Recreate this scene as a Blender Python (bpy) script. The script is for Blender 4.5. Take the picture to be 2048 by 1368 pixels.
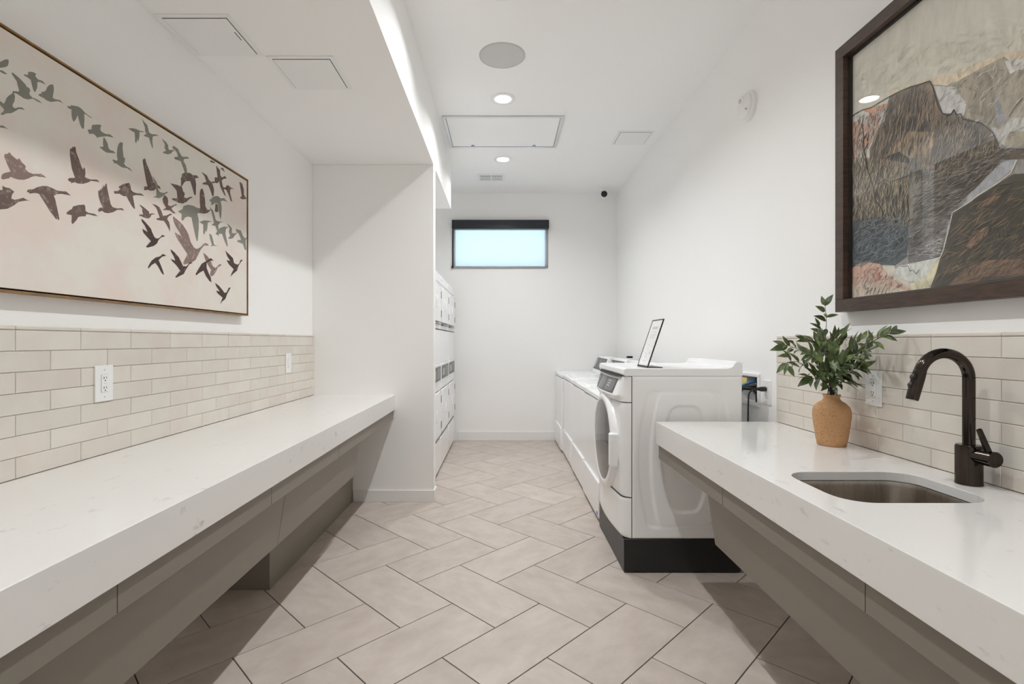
import bpy, bmesh, math, random
from mathutils import Vector, Matrix
from mathutils.geometry import tessellate_polygon

random.seed(7)
for o in list(bpy.data.objects):
    bpy.data.objects.remove(o)
scene = bpy.context.scene
COL = scene.collection

# ------------------------------------------------------------------ camera
F = 1015.0                 # focal length in pixels of the 2048 wide frame
VX, VY = 1006.0, 683.0     # vanishing point of the room's long axis
H = 1.31                   # eye height
cam_d = bpy.data.cameras.new('camera')
cam_d.sensor_fit = 'HORIZONTAL'
cam_d.sensor_width = 36.0
cam_d.lens = 36.0 * F / 2048.0
cam_d.shift_x = (1024.0 - VX) / 2048.0
cam_d.shift_y = -(684.0 - VY) / 2048.0
cam_d.clip_start = 0.02
cam = bpy.data.objects.new('camera', cam_d)
cam.location = (0, 0, H)
cam.rotation_euler = (math.pi / 2, 0, 0)
COL.objects.link(cam)
scene.camera = cam

# ------------------------------------------------------------------ world, exposure, light power
LAMP_W = 12.6
LAMP_SPREAD = 142.0
LAMP_COL = (0.965, 0.985, 1.0)
scene.view_settings.view_transform = 'Standard'
scene.view_settings.look = 'None'
scene.view_settings.gamma = 1.0
scene.view_settings.use_curve_mapping = False
scene.view_settings.exposure = 0.0
scene.cycles.diffuse_bounces = 8
scene.cycles.glossy_bounces = 3
scene.cycles.transmission_bounces = 2
scene.cycles.max_bounces = 14
scene.cycles.transparent_max_bounces = 6
scene.cycles.use_adaptive_sampling = True
scene.cycles.adaptive_threshold = 0.09
scene.cycles.adaptive_min_samples = 16
scene.cycles.use_denoising = True
scene.cycles.caustics_reflective = False
scene.cycles.caustics_refractive = False

world = bpy.data.worlds.new('sky')
scene.world = world
world.use_nodes = True
wt = world.node_tree
wt.nodes.clear()
wo = wt.nodes.new('ShaderNodeOutputWorld')
wb = wt.nodes.new('ShaderNodeBackground')
wr = wt.nodes.new('ShaderNodeValToRGB')
wx = wt.nodes.new('ShaderNodeSeparateXYZ')
wc = wt.nodes.new('ShaderNodeTexCoord')
wt.links.new(wc.outputs['Generated'], wx.inputs[0])
wt.links.new(wx.outputs['Z'], wr.inputs[0])
wt.links.new(wr.outputs[0], wb.inputs[0])
wt.links.new(wb.outputs[0], wo.inputs[0])
e = wr.color_ramp.elements
e[0].position = 0.0; e[0].color = (0.88, 0.96, 0.98, 1)
e[1].position = 1.0; e[1].color = (0.10, 0.30, 0.75, 1)
k = e.new(0.14); k.color = (0.80, 0.95, 1.0, 1)
k = e.new(0.24); k.color = (0.60, 0.87, 0.99, 1)
wb.inputs[1].default_value = 1.52

# ------------------------------------------------------------------ materials
def s2l(c):
    c = c / 255.0
    return c / 12.92 if c <= 0.04045 else ((c + 0.055) / 1.055) ** 2.4

def rgb(r, g, b):
    return (s2l(r), s2l(g), s2l(b))

MATS = {}
def M(name, col, rough=0.5, metal=0.0, spec=0.5, noise=None, bump=None, rand=0.0, coat=0.0, coords='Object', emit=None):
    """noise = (scale, col2, lo, hi [, stretch]); bump = (scale, strength); rand = brightness spread between objects"""
    m = bpy.data.materials.new(name)
    m.use_nodes = True
    nt = m.node_tree
    b = nt.nodes['Principled BSDF']
    b.inputs['Base Color'].default_value = (*col, 1)
    b.inputs['Roughness'].default_value = rough
    b.inputs['Metallic'].default_value = metal
    b.inputs['Specular IOR Level'].default_value = spec
    if coat:
        b.inputs['Coat Weight'].default_value = coat
        b.inputs['Coat Roughness'].default_value = 0.08
    vec = None
    if noise or bump:
        tc = nt.nodes.new('ShaderNodeTexCoord')
        oi = nt.nodes.new('ShaderNodeObjectInfo')
        ml = nt.nodes.new('ShaderNodeMath'); ml.operation = 'MULTIPLY'; ml.inputs[1].default_value = 37.0
        ad = nt.nodes.new('ShaderNodeVectorMath'); ad.operation = 'ADD'
        nt.links.new(oi.outputs['Random'], ml.inputs[0])
        nt.links.new(tc.outputs[coords], ad.inputs[0])
        nt.links.new(ml.outputs[0], ad.inputs[1])
        vec = ad.outputs[0]
    out = None
    if noise:
        n = nt.nodes.new('ShaderNodeTexNoise')
        n.inputs['Scale'].default_value = noise[0]
        n.inputs['Detail'].default_value = 4
        n.inputs['Roughness'].default_value = 0.62
        if len(noise) > 4:
            mp = nt.nodes.new('ShaderNodeMapping')
            mp.inputs['Scale'].default_value = noise[4]
            nt.links.new(vec, mp.inputs['Vector'])
            nt.links.new(mp.outputs[0], n.inputs['Vector'])
        else:
            nt.links.new(vec, n.inputs['Vector'])
        mr = nt.nodes.new('ShaderNodeMapRange')
        mr.inputs['From Min'].default_value = noise[2]
        mr.inputs['From Max'].default_value = noise[3]
        nt.links.new(n.outputs[0], mr.inputs['Value'])
        mx = nt.nodes.new('ShaderNodeMix'); mx.data_type = 'RGBA'
        mx.inputs[6].default_value = (*col, 1)
        mx.inputs[7].default_value = (*noise[1], 1)
        nt.links.new(mr.outputs[0], mx.inputs[0])
        out = mx.outputs[2]
    if rand:
        oi2 = nt.nodes.new('ShaderNodeObjectInfo')
        r2 = nt.nodes.new('ShaderNodeMapRange')
        r2.inputs['To Min'].default_value = 1 - rand
        r2.inputs['To Max'].default_value = 1 + rand
        nt.links.new(oi2.outputs['Random'], r2.inputs['Value'])
        hs = nt.nodes.new('ShaderNodeHueSaturation')
        hs.inputs['Color'].default_value = (*col, 1)
        if out:
            nt.links.new(out, hs.inputs['Color'])
        nt.links.new(r2.outputs[0], hs.inputs['Value'])
        out = hs.outputs[0]
    if out:
        nt.links.new(out, b.inputs['Base Color'])
    if bump:
        n2 = nt.nodes.new('ShaderNodeTexNoise')
        n2.inputs['Scale'].default_value = bump[0]
        n2.inputs['Detail'].default_value = 4
        nt.links.new(vec, n2.inputs['Vector'])
        bp = nt.nodes.new('ShaderNodeBump')
        bp.inputs['Strength'].default_value = bump[1]
        bp.inputs['Distance'].default_value = 0.004
        nt.links.new(n2.outputs[0], bp.inputs['Height'])
        nt.links.new(bp.outputs[0], b.inputs['Normal'])
    if emit:
        b.inputs['Emission Color'].default_value = (*emit[0], 1)
        b.inputs['Emission Strength'].default_value = emit[1]
    MATS[name] = m
    return m

def glass_mat(name, tint=(1, 1, 1), rough=0.0):
    m = bpy.data.materials.new(name)
    m.use_nodes = True
    nt = m.node_tree
    nt.nodes.clear()
    o = nt.nodes.new('ShaderNodeOutputMaterial')
    t = nt.nodes.new('ShaderNodeBsdfTransparent'); t.inputs[0].default_value = (*tint, 1)
    g = nt.nodes.new('ShaderNodeBsdfGlossy'); g.inputs['Roughness'].default_value = rough
    # Schlick reflectance of a thin pane, the same from both sides
    lw = nt.nodes.new('ShaderNodeLayerWeight'); lw.inputs[0].default_value = 0.5
    pw = nt.nodes.new('ShaderNodeMath'); pw.operation = 'POWER'; pw.inputs[1].default_value = 5.0
    f = nt.nodes.new('ShaderNodeMath'); f.operation = 'MULTIPLY_ADD'; f.inputs[1].default_value = 0.96; f.inputs[2].default_value = 0.04
    nt.links.new(lw.outputs['Facing'], pw.inputs[0])
    nt.links.new(pw.outputs[0], f.inputs[0])
    mx = nt.nodes.new('ShaderNodeMixShader')
    nt.links.new(f.outputs[0], mx.inputs[0])
    nt.links.new(t.outputs[0], mx.inputs[1])
    nt.links.new(g.outputs[0], mx.inputs[2])
    nt.links.new(mx.outputs[0], o.inputs[0])
    MATS[name] = m
    return m

WALL = M('wall_paint', (0.935, 0.93, 0.917), 0.55, spec=0.25)
CEIL = M('ceiling_paint', (0.945, 0.942, 0.936), 0.6, spec=0.25)
BASE = M('baseboard_white', (0.86, 0.855, 0.845), 0.4)
GROUT = M('floor_grout', (0.075, 0.065, 0.055), 0.9)
FTILE = M('floor_tile', (0.605, 0.53, 0.475), 0.42, noise=(6.0, (0.50, 0.43, 0.375), 0.34, 0.70, (1.0, 1.7, 1)), bump=(150, 0.10), rand=0.05)
WTILE = M('wall_tile', (0.735, 0.70, 0.635), 0.22, noise=(5.0, (0.71, 0.645, 0.58), 0.35, 0.65), bump=(16, 0.10), rand=0.035)
WGROUT = M('wall_grout', (0.68, 0.63, 0.56), 0.9)
QUARTZ = M('quartz', (0.81, 0.80, 0.78), 0.12, noise=(19.0, (0.58, 0.565, 0.555), 0.625, 0.79, (1.2, 0.7, 1.5)), spec=0.5)
CAB = M('greige_laminate', (0.235, 0.21, 0.175), 0.42, bump=(300, 0.02))
APPL = M('white_enamel', (0.905, 0.91, 0.915), 0.18, spec=0.5)
PLAST = M('white_plastic', (0.88, 0.88, 0.87), 0.3)
DARKP = M('dark_panel', (0.07, 0.07, 0.07), 0.35)
GREYP = M('grey_display', (0.14, 0.14, 0.14), 0.3)
LIGHTP = M('print_grey', (0.55, 0.55, 0.55), 0.4)
BLACK = M('black_paint', (0.012, 0.012, 0.012), 0.38)
BLACKP = M('black_plastic', (0.015, 0.015, 0.015), 0.4)
SHADOWGAP = M('dark_gap', (0.03, 0.03, 0.03), 0.8)
ALU = M('aluminium', (0.70, 0.71, 0.72), 0.28, metal=1.0)
STEEL = M('stainless_steel', (0.47, 0.42, 0.37), 0.27, metal=1.0, noise=(90, (0.40, 0.36, 0.32), 0.4, 0.6, (1, 1, 0.05)))
BRONZE = M('black_bronze', (0.060, 0.049, 0.042), 0.13, metal=1.0)
WALNUT = M('dark_walnut', (0.075, 0.042, 0.028), 0.42, noise=(14, (0.040, 0.022, 0.015), 0.4, 0.65, (1, 1, 6)))
GILT = M('gilt_wood', (0.30, 0.165, 0.05), 0.4, noise=(20, (0.20, 0.10, 0.03), 0.4, 0.65))
CANVAS = M('canvas_pink', (0.80, 0.69, 0.625), 0.8, noise=(3.4, (0.80, 0.765, 0.70), 0.38, 0.60), bump=(400, 0.05))
SPK = M('speaker_grille', (0.64, 0.64, 0.63), 0.8, bump=(900, 0.3))
VASE = M('cork_clay', (0.56, 0.315, 0.15), 0.75, noise=(170, (0.27, 0.13, 0.06), 0.52, 0.74), bump=(200, 0.2))
LEAF = M('leaf_green', (0.085, 0.125, 0.05), 0.38, noise=(3, (0.22, 0.26, 0.085), 0.45, 0.70), rand=0.4)
STEMM = M('stem_brown', (0.035, 0.03, 0.025), 0.6)
BLUE = M('blue_hose', (0.03, 0.12, 0.26), 0.4)
YELLOW = M('yellow_paper', (0.75, 0.62, 0.22), 0.6)
STICK = M('blue_sticker', (0.03, 0.10, 0.55), 0.4)
PAPER = M('sign_paper', (0.80, 0.80, 0.79), 0.5)
INK = M('sign_ink', (0.30, 0.30, 0.30), 0.6)
DOORGL = M('door_glass', (0.07, 0.07, 0.068), 0.06, spec=0.5)
LENS = M('lamp_lens', (0.9, 0.9, 0.9), 0.4, emit=((1.0, 0.98, 0.95), 10.0))
LENS.cycles.emission_sampling = 'NONE'
VINYL = M('window_vinyl', (0.78, 0.80, 0.81), 0.35)
CASS = M('blind_cassette', (0.018, 0.022, 0.028), 0.28)
WGLASS = glass_mat('window_glass', (0.97, 0.99, 1.0))
PGLASS = glass_mat('picture_glass')
def sheer_mat(name):
    m = bpy.data.materials.new(name); m.use_nodes = True
    nt = m.node_tree; nt.nodes.clear()
    o = nt.nodes.new('ShaderNodeOutputMaterial')
    t = nt.nodes.new('ShaderNodeBsdfTransparent')
    d = nt.nodes.new('ShaderNodeBsdfTranslucent'); d.inputs[0].default_value = (0.85, 0.88, 0.90, 1)
    mx = nt.nodes.new('ShaderNodeMixShader'); mx.inputs[0].default_value = 0.30
    nt.links.new(t.outputs[0], mx.inputs[1]); nt.links.new(d.outputs[0], mx.inputs[2]); nt.links.new(mx.outputs[0], o.inputs[0])
    return m
SHEER = sheer_mat('sheer_screen')
LED = M('grey_metal', (0.45, 0.45, 0.45), 0.3, metal=1.0)

# ------------------------------------------------------------------ mesh helpers
class MB:
    def __init__(s):
        s.v = []; s.f = []; s.c = []
    def add(s, vs, fs, col=None):
        n = len(s.v)
        s.v += [tuple(p) for p in vs]
        s.f += [tuple(i + n for i in f) for f in fs]
        s.c += [col] * len(fs)
        return s
    def box(s, x0, x1, y0, y1, z0, z1):
        x0, x1 = sorted((x0, x1)); y0, y1 = sorted((y0, y1)); z0, z1 = sorted((z0, z1))
        return s.add([(x0, y0, z0), (x1, y0, z0), (x1, y1, z0), (x0, y1, z0), (x0, y0, z1), (x1, y0, z1), (x1, y1, z1), (x0, y1, z1)],
                     [(0, 3, 2, 1), (4, 5, 6, 7), (0, 1, 5, 4), (1, 2, 6, 5), (2, 3, 7, 6), (3, 0, 4, 7)])
    def hexa(s, p):
        return s.add(p, [(0, 3, 2, 1), (4, 5, 6, 7), (0, 1, 5, 4), (1, 2, 6, 5), (2, 3, 7, 6), (3, 0, 4, 7)])
    def loft(s, loops, cap0=True, cap1=True, closed=True):
        n = len(loops[0]); vs = [p for l in loops for p in l]; fs = []
        m = n if closed else n - 1
        for i in range(len(loops) - 1):
            for j in range(m):
                a = i * n + j; b = i * n + (j + 1) % n
                fs.append((a, b, b + n, a + n))
        if cap0: fs.append(tuple(reversed(range(n))))
        if cap1: fs.append(tuple(range((len(loops) - 1) * n, len(loops) * n)))
        return s.add(vs, fs)
    def lathe(s, prof, c, axis='z', n=32, cap0=True, cap1=True):
        loops = []
        for r, h in prof:
            l = []
            for k in range(n):
                a = 2 * math.pi * k / n
                u, w = r * math.cos(a), r * math.sin(a)
                if axis == 'z': l.append((c[0] + u, c[1] + w, c[2] + h))
                elif axis == 'x': l.append((c[0] + h, c[1] + u, c[2] + w))
                else: l.append((c[0] + w, c[1] + h, c[2] + u))
            loops.append(l)
        return s.loft(loops, cap0, cap1)
    def tube(s, pts, rad, n=10, caps=True):
        pts = [Vector(p) for p in pts]
        rads = rad if isinstance(rad, (list, tuple)) else [rad] * len(pts)
        t0 = (pts[1] - pts[0]).normalized()
        up = Vector((0, 0, 1)) if abs(t0.z) < 0.9 else Vector((0, 1, 0))
        u = t0.cross(up).normalized()
        loops = []
        for i, p in enumerate(pts):
            a = pts[max(i - 1, 0)]; b = pts[min(i + 1, len(pts) - 1)]
            t = (b - a).normalized()
            u = (u - t * u.dot(t)).normalized()
            w = t.cross(u)
            loops.append([p + (u * math.cos(2 * math.pi * k / n) + w * math.sin(2 * math.pi * k / n)) * rads[i] for k in range(n)])
        return s.loft(loops, caps, caps)
    def build(s, name, mat, parent=None, smooth=False, bevel=0.0, seg=2, angle=35):
        me = bpy.data.meshes.new(name)
        me.from_pydata(s.v, [], s.f)
        bm = bmesh.new(); bm.from_mesh(me)
        bmesh.ops.recalc_face_normals(bm, faces=bm.faces)
        bm.to_mesh(me); bm.free()
        mats = mat if isinstance(mat, list) else [mat]
        for m in mats: me.materials.append(m)
        if len(mats) > 1:
            for p, c in zip(me.polygons, s.c): p.material_index = c or 0
        o = bpy.data.objects.new(name, me)
        COL.objects.link(o)
        if parent: o.parent = parent; 
        if parent: o.matrix_parent_inverse = Matrix.Identity(4)
        if parent:
            off = Vector((0, 0, 0)); q = parent
            while q: off += q.location; q = q.parent
            if off.length > 0:
                me.transform(Matrix.Translation(-off))
        if bevel:
            b = o.modifiers.new('bevel', 'BEVEL'); b.width = bevel; b.segments = seg; b.limit_method = 'ANGLE'; b.angle_limit = math.radians(30)
            smooth = True
        if smooth:
            for p in me.polygons: p.use_smooth = True
            try: me.set_sharp_from_angle(angle=math.radians(angle))
            except Exception: pass
        return o

def tag(o, label=None, cat=None, group=None, kind=None):
    if label: o['label'] = label
    if cat: o['category'] = cat
    if group: o['group'] = group
    if kind: o['kind'] = kind
    return o

def thing(name, loc, label=None, cat=None, group=None, kind=None):
    o = bpy.data.objects.new(name, None)
    o.empty_display_size = 0.1
    o.location = loc
    COL.objects.link(o)
    return tag(o, label, cat, group, kind)

def copy_tree(o, parent=None):
    c = o.copy(); COL.objects.link(c)
    if parent: c.parent = parent
    for ch in [x for x in bpy.data.objects if x.parent == o]:
        copy_tree(ch, c)
    return c

def B(name, mat, dims, parent=None, bevel=0.0, seg=2):
    return MB().box(*dims).build(name, mat, parent, bevel=bevel, seg=seg)

def struct(name, mb, mat, **k):
    o = mb.build(name, mat, **k); o['kind'] = 'structure'; return o

def inset(poly, d):
    """inset a convex counter-clockwise polygon"""
    n = len(poly); out = []
    for i in range(n):
        p0, p1, p2 = Vector(poly[i - 1]), Vector(poly[i]), Vector(poly[(i + 1) % n])
        a = (p1 - p0).normalized(); b = (p2 - p1).normalized()
        na = Vector((-a.y, a.x)); nb = Vector((-b.y, b.x))
        k = 1 + na.dot(nb)
        out.append(p1 + (na + nb) * (d / max(k, 0.2)))
    return out

def clip(poly, x0, x1, y0, y1):
    def cut(p, f, ix):
        o = []
        for i in range(len(p)):
            a, b = p[i - 1], p[i]; fa, fb = f(a), f(b)
            if (fa >= 0) != (fb >= 0):
                t = fa / (fa - fb); o.append((a[0] + (b[0] - a[0]) * t, a[1] + (b[1] - a[1]) * t))
            if fb >= 0: o.append(b)
        return o
    p = [tuple(q) for q in poly]
    for f in (lambda a: a[0] - x0, lambda a: x1 - a[0], lambda a: a[1] - y0, lambda a: y1 - a[1]):
        if len(p) < 3: return []
        p = cut(p, f, 0)
    return p

def area(p):
    return 0.5 * sum(p[i - 1][0] * p[i][1] - p[i][0] * p[i - 1][1] for i in range(len(p)))

# ------------------------------------------------------------------ the room
XL, XR = -1.56, 1.505
YB, YF = 6.72, -1.60
ZC, ZS = 3.27, 2.76
XS = -0.568            # face of the soffit and end of the wing wall
YW0, YW1 = 4.155, 4.27  # wing wall
SOF_END = 5.54
CT = 0.872             # counter height

# floor: grout bed with herringbone tiles
floor = struct('floor', MB().box(XL - 0.1, XR + 0.1, YF - 0.1, YB + 0.1, -0.08, -0.0030), GROUT)
W = 0.3075; GAP = 0.0048
AP, AQ = -1.975, 1.617     # a known tile corner in the rotated frame
r2 = math.sqrt(0.5)
def pq(p, q):
    return ((p + q) * r2, (q - p) * r2)
def tile_mesh(poly, h=0.012):
    ins = inset(poly, GAP * 0.5); top = inset(poly, GAP * 0.5 + 0.0012)
    return MB().loft([[(x, y, -h) for x, y in ins], [(x, y, -0.0010) for x, y in ins], [(x, y, 0) for x, y in top]])
full_mesh = None
def floor_tile(p0, p1, q0, q1):
    global full_mesh
    quad = [pq(p0, q0), pq(p1, q0), pq(p1, q1), pq(p0, q1)]
    c = clip(quad, XL, XR, YF, YB)
    if len(c) < 3: return
    if area(c) < 0: c.reverse()
    if area(c) < 0.0004: return
    # drop near duplicate points
    c2 = []
    for a in c:
        if not c2 or (Vector(a) - Vector(c2[-1])).length > 1e-4: c2.append(a)
    if (Vector(c2[0]) - Vector(c2[-1])).length < 1e-4: c2.pop()
    cx = sum(a[0] for a in quad) / 4; cy = sum(a[1] for a in quad) / 4
    is_full = abs(area(c) - 2 * W * W) < 1e-6
    if is_full:
        if full_mesh is None:
            loc = [(-W, -W / 2), (W, -W / 2), (W, W / 2), (-W, W / 2)]
            o = tile_mesh(loc).build('tile', FTILE, floor); full_mesh = o.data
        else:
            o = bpy.data.objects.new('tile', full_mesh); COL.objects.link(o); o.parent = floor
        o.location = (cx, cy, 0)
        o.rotation_euler = (0, 0, math.radians(-45 if (p1 - p0) > (q1 - q0) else 45) + random.choice((0, math.pi)))
    else:
        o = tile_mesh([(a[0] - cx, a[1] - cy) for a in c2]).build('tile', FTILE, floor)
        o.location = (cx, cy, 0)
for i in range(-40, 41):
    for j in range(-40, 41):
        s = (i - j) % 4
        # cell (i, j) spans p in [AP + (i-2) W, ...], the anchor is the p-max, q-max corner of the H tile at cell (0,0)-(1,0)
        p = AP + (i - 2) * W; q = AQ + (j - 1) * W
        if s == 0: floor_tile(p, p + 2 * W, q, q + W)
        elif s == 2: floor_tile(p, p + W, q - W, q + W)

# walls
HOLE = (2.985, 3.20, 0.945, 1.10)   # laundry box recess in the right wall
wl = struct('wall_left', MB().box(XL - 0.12, XL, YF, YB, -0.0025, ZC), WALL)
wrb = MB()
wrb.box(XR, XR + 0.12, YF, HOLE[0], -0.0025, ZC).box(XR, XR + 0.12, HOLE[1], YB, -0.0025, ZC)
wrb.box(XR, XR + 0.12, HOLE[0], HOLE[1], -0.0025, HOLE[2]).box(XR, XR + 0.12, HOLE[0], HOLE[1], HOLE[3], ZC)
wrt = struct('wall_right', wrb, WALL)
WX0, WX1, WZ0, WZ1 = -0.672, 0.597, 2.28, 2.895
wbk = MB()
wbk.box(XL - 0.12, WX0, YB, YB + 0.16, -0.0025, ZC).box(WX1, XR + 0.12, YB, YB + 0.16, -0.0025, ZC)
wbk.box(WX0, WX1, YB, YB + 0.16, -0.0025, WZ0).box(WX0, WX1, YB, YB + 0.16, WZ1, ZC)
struct('wall_back', wbk, WALL)
struct('wall_front', MB().box(XL - 0.12, XR + 0.12, YF - 0.12, YF, -0.0025, ZC), WALL)
struct('wall_wing', MB().box(XL, XS, YW0, YW1, 0, ZS), WALL, bevel=0.003)
struct('ceiling', MB().box(XL - 0.12, XR + 0.12, YF - 0.12, YB + 0.16, ZC, ZC + 0.12), CEIL)
struct('ceiling_soffit', MB().box(XL, XS, YF, SOF_END, ZS, ZC), WALL, bevel=0.003)

# baseboards
def baseboard(name, mb):
    struct(name, mb, BASE, bevel=0.002)
baseboard('baseboard_back', MB().box(-0.60, XR, YB - 0.012, YB, 0, 0.115))
baseboard('baseboard_wing', MB().box(-1.225, XS + 0.010, YW0 - 0.010, YW0, 0, 0.095).box(XS, XS + 0.010, YW0, YW1, 0, 0.095))
baseboard('baseboard_right', MB().box(XR - 0.010, XR, -0.6, 2.85, 0, 0.095))

# ------------------------------------------------------------------ tiled backsplashes
def backsplash(wall, xw, side, y0, y1, ztop, seam_odd, xname):
    """xw wall face, side +1 when the room lies towards +x; rows counted from the top"""
    z0 = CT + 0.0003
    rows = 7
    rh = (ztop - 0.013 - z0) / rows
    bed = MB().box(xw, xw + side * 0.006, y0, y1, z0, ztop - 0.002).build('backsplash', WGROUT, wall)
    L = 0.25
    cache = {}
    for r in range(rows):
        zt = ztop - 0.013 - r * rh; zb = zt - rh
        off = seam_odd + (0.125 if r % 2 else 0.0)
        kk = math.floor((y0 - off) / L)
        y = off + kk * L
        while y < y1 - 1e-6:
            a, b = max(y, y0), min(y + L, y1)
            if b - a > 0.008:
                ln = round(b - a, 4)
                if ln not in cache:
                    g = 0.0009; w2, h2, c = ln / 2 - g, rh / 2 - g, 0.0016
                    lo = [(-w2, -h2), (w2, -h2), (w2, h2), (-w2, h2)]
                    li = [(-w2 + c, -h2 + c), (w2 - c, -h2 + c), (w2 - c, h2 - c), (-w2 + c, h2 - c)]
                    mb = MB().loft([[(0.0, u, v) for u, v in lo], [(side * 0.0100, u, v) for u, v in lo], [(side * 0.0115, u, v) for u, v in li]])
                    o = mb.build('tile', WTILE, bed); cache[ln] = o.data
                else:
                    o = bpy.data.objects.new('tile', cache[ln]); COL.objects.link(o); o.parent = bed
                o.location = (xw + side * random.uniform(-0.0004, 0.0002), (a + b) / 2, (zt + zb) / 2)
            y += L
    # pencil trim on top
    y = y0; ys = []
    yy = seam_odd + math.floor((y0 - seam_odd) / L) * L
    while yy < y1:
        a, b = max(yy, y0), min(yy + L, y1)
        if b - a > 0.01:
            MB().box(xw, xw + side * 0.0118, a + 0.0008, b - 0.0008, ztop - 0.012, ztop).build('trim_tile', WTILE, bed, bevel=0.003)
        yy += L
backsplash(wl, XL, 1, 0.0, YW0, 1.360, 1.613, 'left')
backsplash(wrt, XR, -1, -0.1, 2.775, 1.338, 1.522, 'right')

# ------------------------------------------------------------------ window
win = thing('window_1', (0, YB, WZ0), kind='structure')
ff = 0.035
fy0, fy1 = YB + 0.055, YB + 0.11
MB().box(WX0, WX1, fy0, fy1, WZ0, WZ0 + ff).build('window_frame', VINYL, win, bevel=0.003)
MB().box(WX0, WX1, fy0, fy1, WZ1 - ff, WZ1).build('window_frame', VINYL, win, bevel=0.003)
MB().box(WX0, WX0 + ff, fy0, fy1, WZ0 + ff, WZ1 - ff).build('window_frame', VINYL, win, bevel=0.003)
MB().box(WX1 - ff, WX1, fy0, fy1, WZ0 + ff, WZ1 - ff).build('window_frame', VINYL, win, bevel=0.003)
MB().box(WX0 + ff, WX1 - ff, YB + 0.085, YB + 0.091, WZ0 + ff, WZ1 - ff).build('pane', WGLASS, win)
MB().box(WX0 - 0.0, WX1 + 0.0, YB + 0.0, fy0, WZ0 - 0.0005, WZ0 + 0.012).build('window_sill', LED, win, bevel=0.002)
bl = thing('roller_blind', (0, YB, 2.8), 'black roller blind cassette with slim side channels on the high window', 'blind')
MB().box(WX0 + 0.001, WX1 + 0.006, YB - 0.075, YB + 0.02, 2.785, 2.905).build('cassette', CASS, bl, bevel=0.006)
MB().box(WX0 - 0.001, WX0 + 0.016, YB - 0.012, YB + 0.03, WZ0 + 0.0, 2.785).build('side_channel', BLACKP, bl, bevel=0.002)
MB().box(WX1 - 0.012, WX1 + 0.002, YB - 0.002, YB + 0.03, WZ0 + 0.03, 2.785).build('side_channel', LED, bl, bevel=0.002)
MB().box(WX0 + 0.030, WX1 - 0.026, YB - 0.0050, YB - 0.0045, WZ0 + 0.020, 2.80).build('screen_fabric', SHEER, bl)
MB().box(WX0 + 0.018, WX1 - 0.014, YB - 0.012, YB - 0.001, WZ0 - 0.004, WZ0 + 0.024).build('hem_bar', LED, bl, bevel=0.003)
MB().lathe([(0.010, -0.018), (0.014, -0.012), (0.014, 0.012), (0.010, 0.018)], (WX0 + 0.004, YB - 0.02, WZ0 + 0.012), 'z', 12).build('chain_tensioner', BLACKP, bl, smooth=True)

# ------------------------------------------------------------------ ceiling fittings
def annulus(mb, c, r0, r1, h, n=40):
    """flat ring hanging below the ceiling by h"""
    return mb.lathe([(r0, 0), (r1, 0), (r1, -h * 0.6), (r1 - h, -h), (r0 + h, -h), (r0, -h * 0.4)], c, 'z', n, False, False)
def downlight(y, label, group=None):
    t = thing('recessed_downlight', (0, y, ZC), label, 'light', group)
    annulus(MB(), (0, y, ZC), 0.066, 0.102, 0.007).build('trim_ring', PLAST, t, smooth=True)
    MB().lathe([(0.068, 0.0), (0.068, -0.0015), (0.05, -0.0025), (0.0001, -0.003)], (0, y, ZC), 'z', 32, False, False).build('lens', LENS, t, smooth=True)
    ld = bpy.data.lights.new('downlight_lamp', 'AREA')
    ld.shape = 'DISK'; ld.size = 0.06; ld.energy = LAMP_W; ld.color = LAMP_COL; ld.spread = math.radians(LAMP_SPREAD)
    lo = bpy.data.objects.new('downlight_lamp', ld)
    COL.objects.link(lo); lo.parent = t
    lo.location = (0, 0, -0.012)
    return t
downlight(4.10, 'round recessed ceiling downlight between the speaker and the access hatch')
downlight(5.46, 'round recessed ceiling downlight between the access hatch and the air vent')
downlight(2.82, 'round recessed ceiling downlight just before the grey ceiling speaker')
downlight(1.22, 'round recessed ceiling downlight over the aisle beside the sink')
downlight(-0.40, 'round recessed ceiling downlight at the near end of the aisle, farthest from the window')

sp = thing('ceiling_speaker', (-0.006, 3.48, ZC), 'round grey ceiling speaker grille flush in the white ceiling', 'speaker')
MB().lathe([(0.150, 0.0), (0.150, -0.004), (0.10, -0.006), (0.0001, -0.0065)], (-0.006, 3.48, ZC), 'z', 48, False, False).build('grille', SPK, sp, smooth=True)
annulus(MB(), (-0.006, 3.48, ZC), 0.150, 0.158, 0.005).build('rim', SPK, sp, smooth=True)

hx0, hx1, hy0, hy1 = -0.530, 0.534, 4.406, 5.12
hatch = thing('ceiling_access_hatch', (0, 4.76, ZC), 'large white ceiling access hatch in an aluminium frame', 'access panel')
fw = 0.028
for a in ((hx0, hx1, hy0, hy0 + fw), (hx0, hx1, hy1 - fw, hy1), (hx0, hx0 + fw, hy0 + fw, hy1 - fw), (hx1 - fw, hx1, hy0 + fw, hy1 - fw)):
    MB().box(*a, ZC - 0.010, ZC).build('frame_strip', ALU, hatch, bevel=0.002)
MB().box(hx0 + fw + 0.004, hx1 - fw - 0.004, hy0 + fw + 0.004, hy1 - fw - 0.004, ZC - 0.006, ZC).build('hatch_door', CEIL, hatch, bevel=0.001)
for x in (-0.30, 0.31):
    MB().lathe([(0.016, 0), (0.016, -0.008), (0.006, -0.010)], (x, hy1 - 0.06, ZC - 0.006), 'z', 16).build('latch', LED, hatch, smooth=True)

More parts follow.
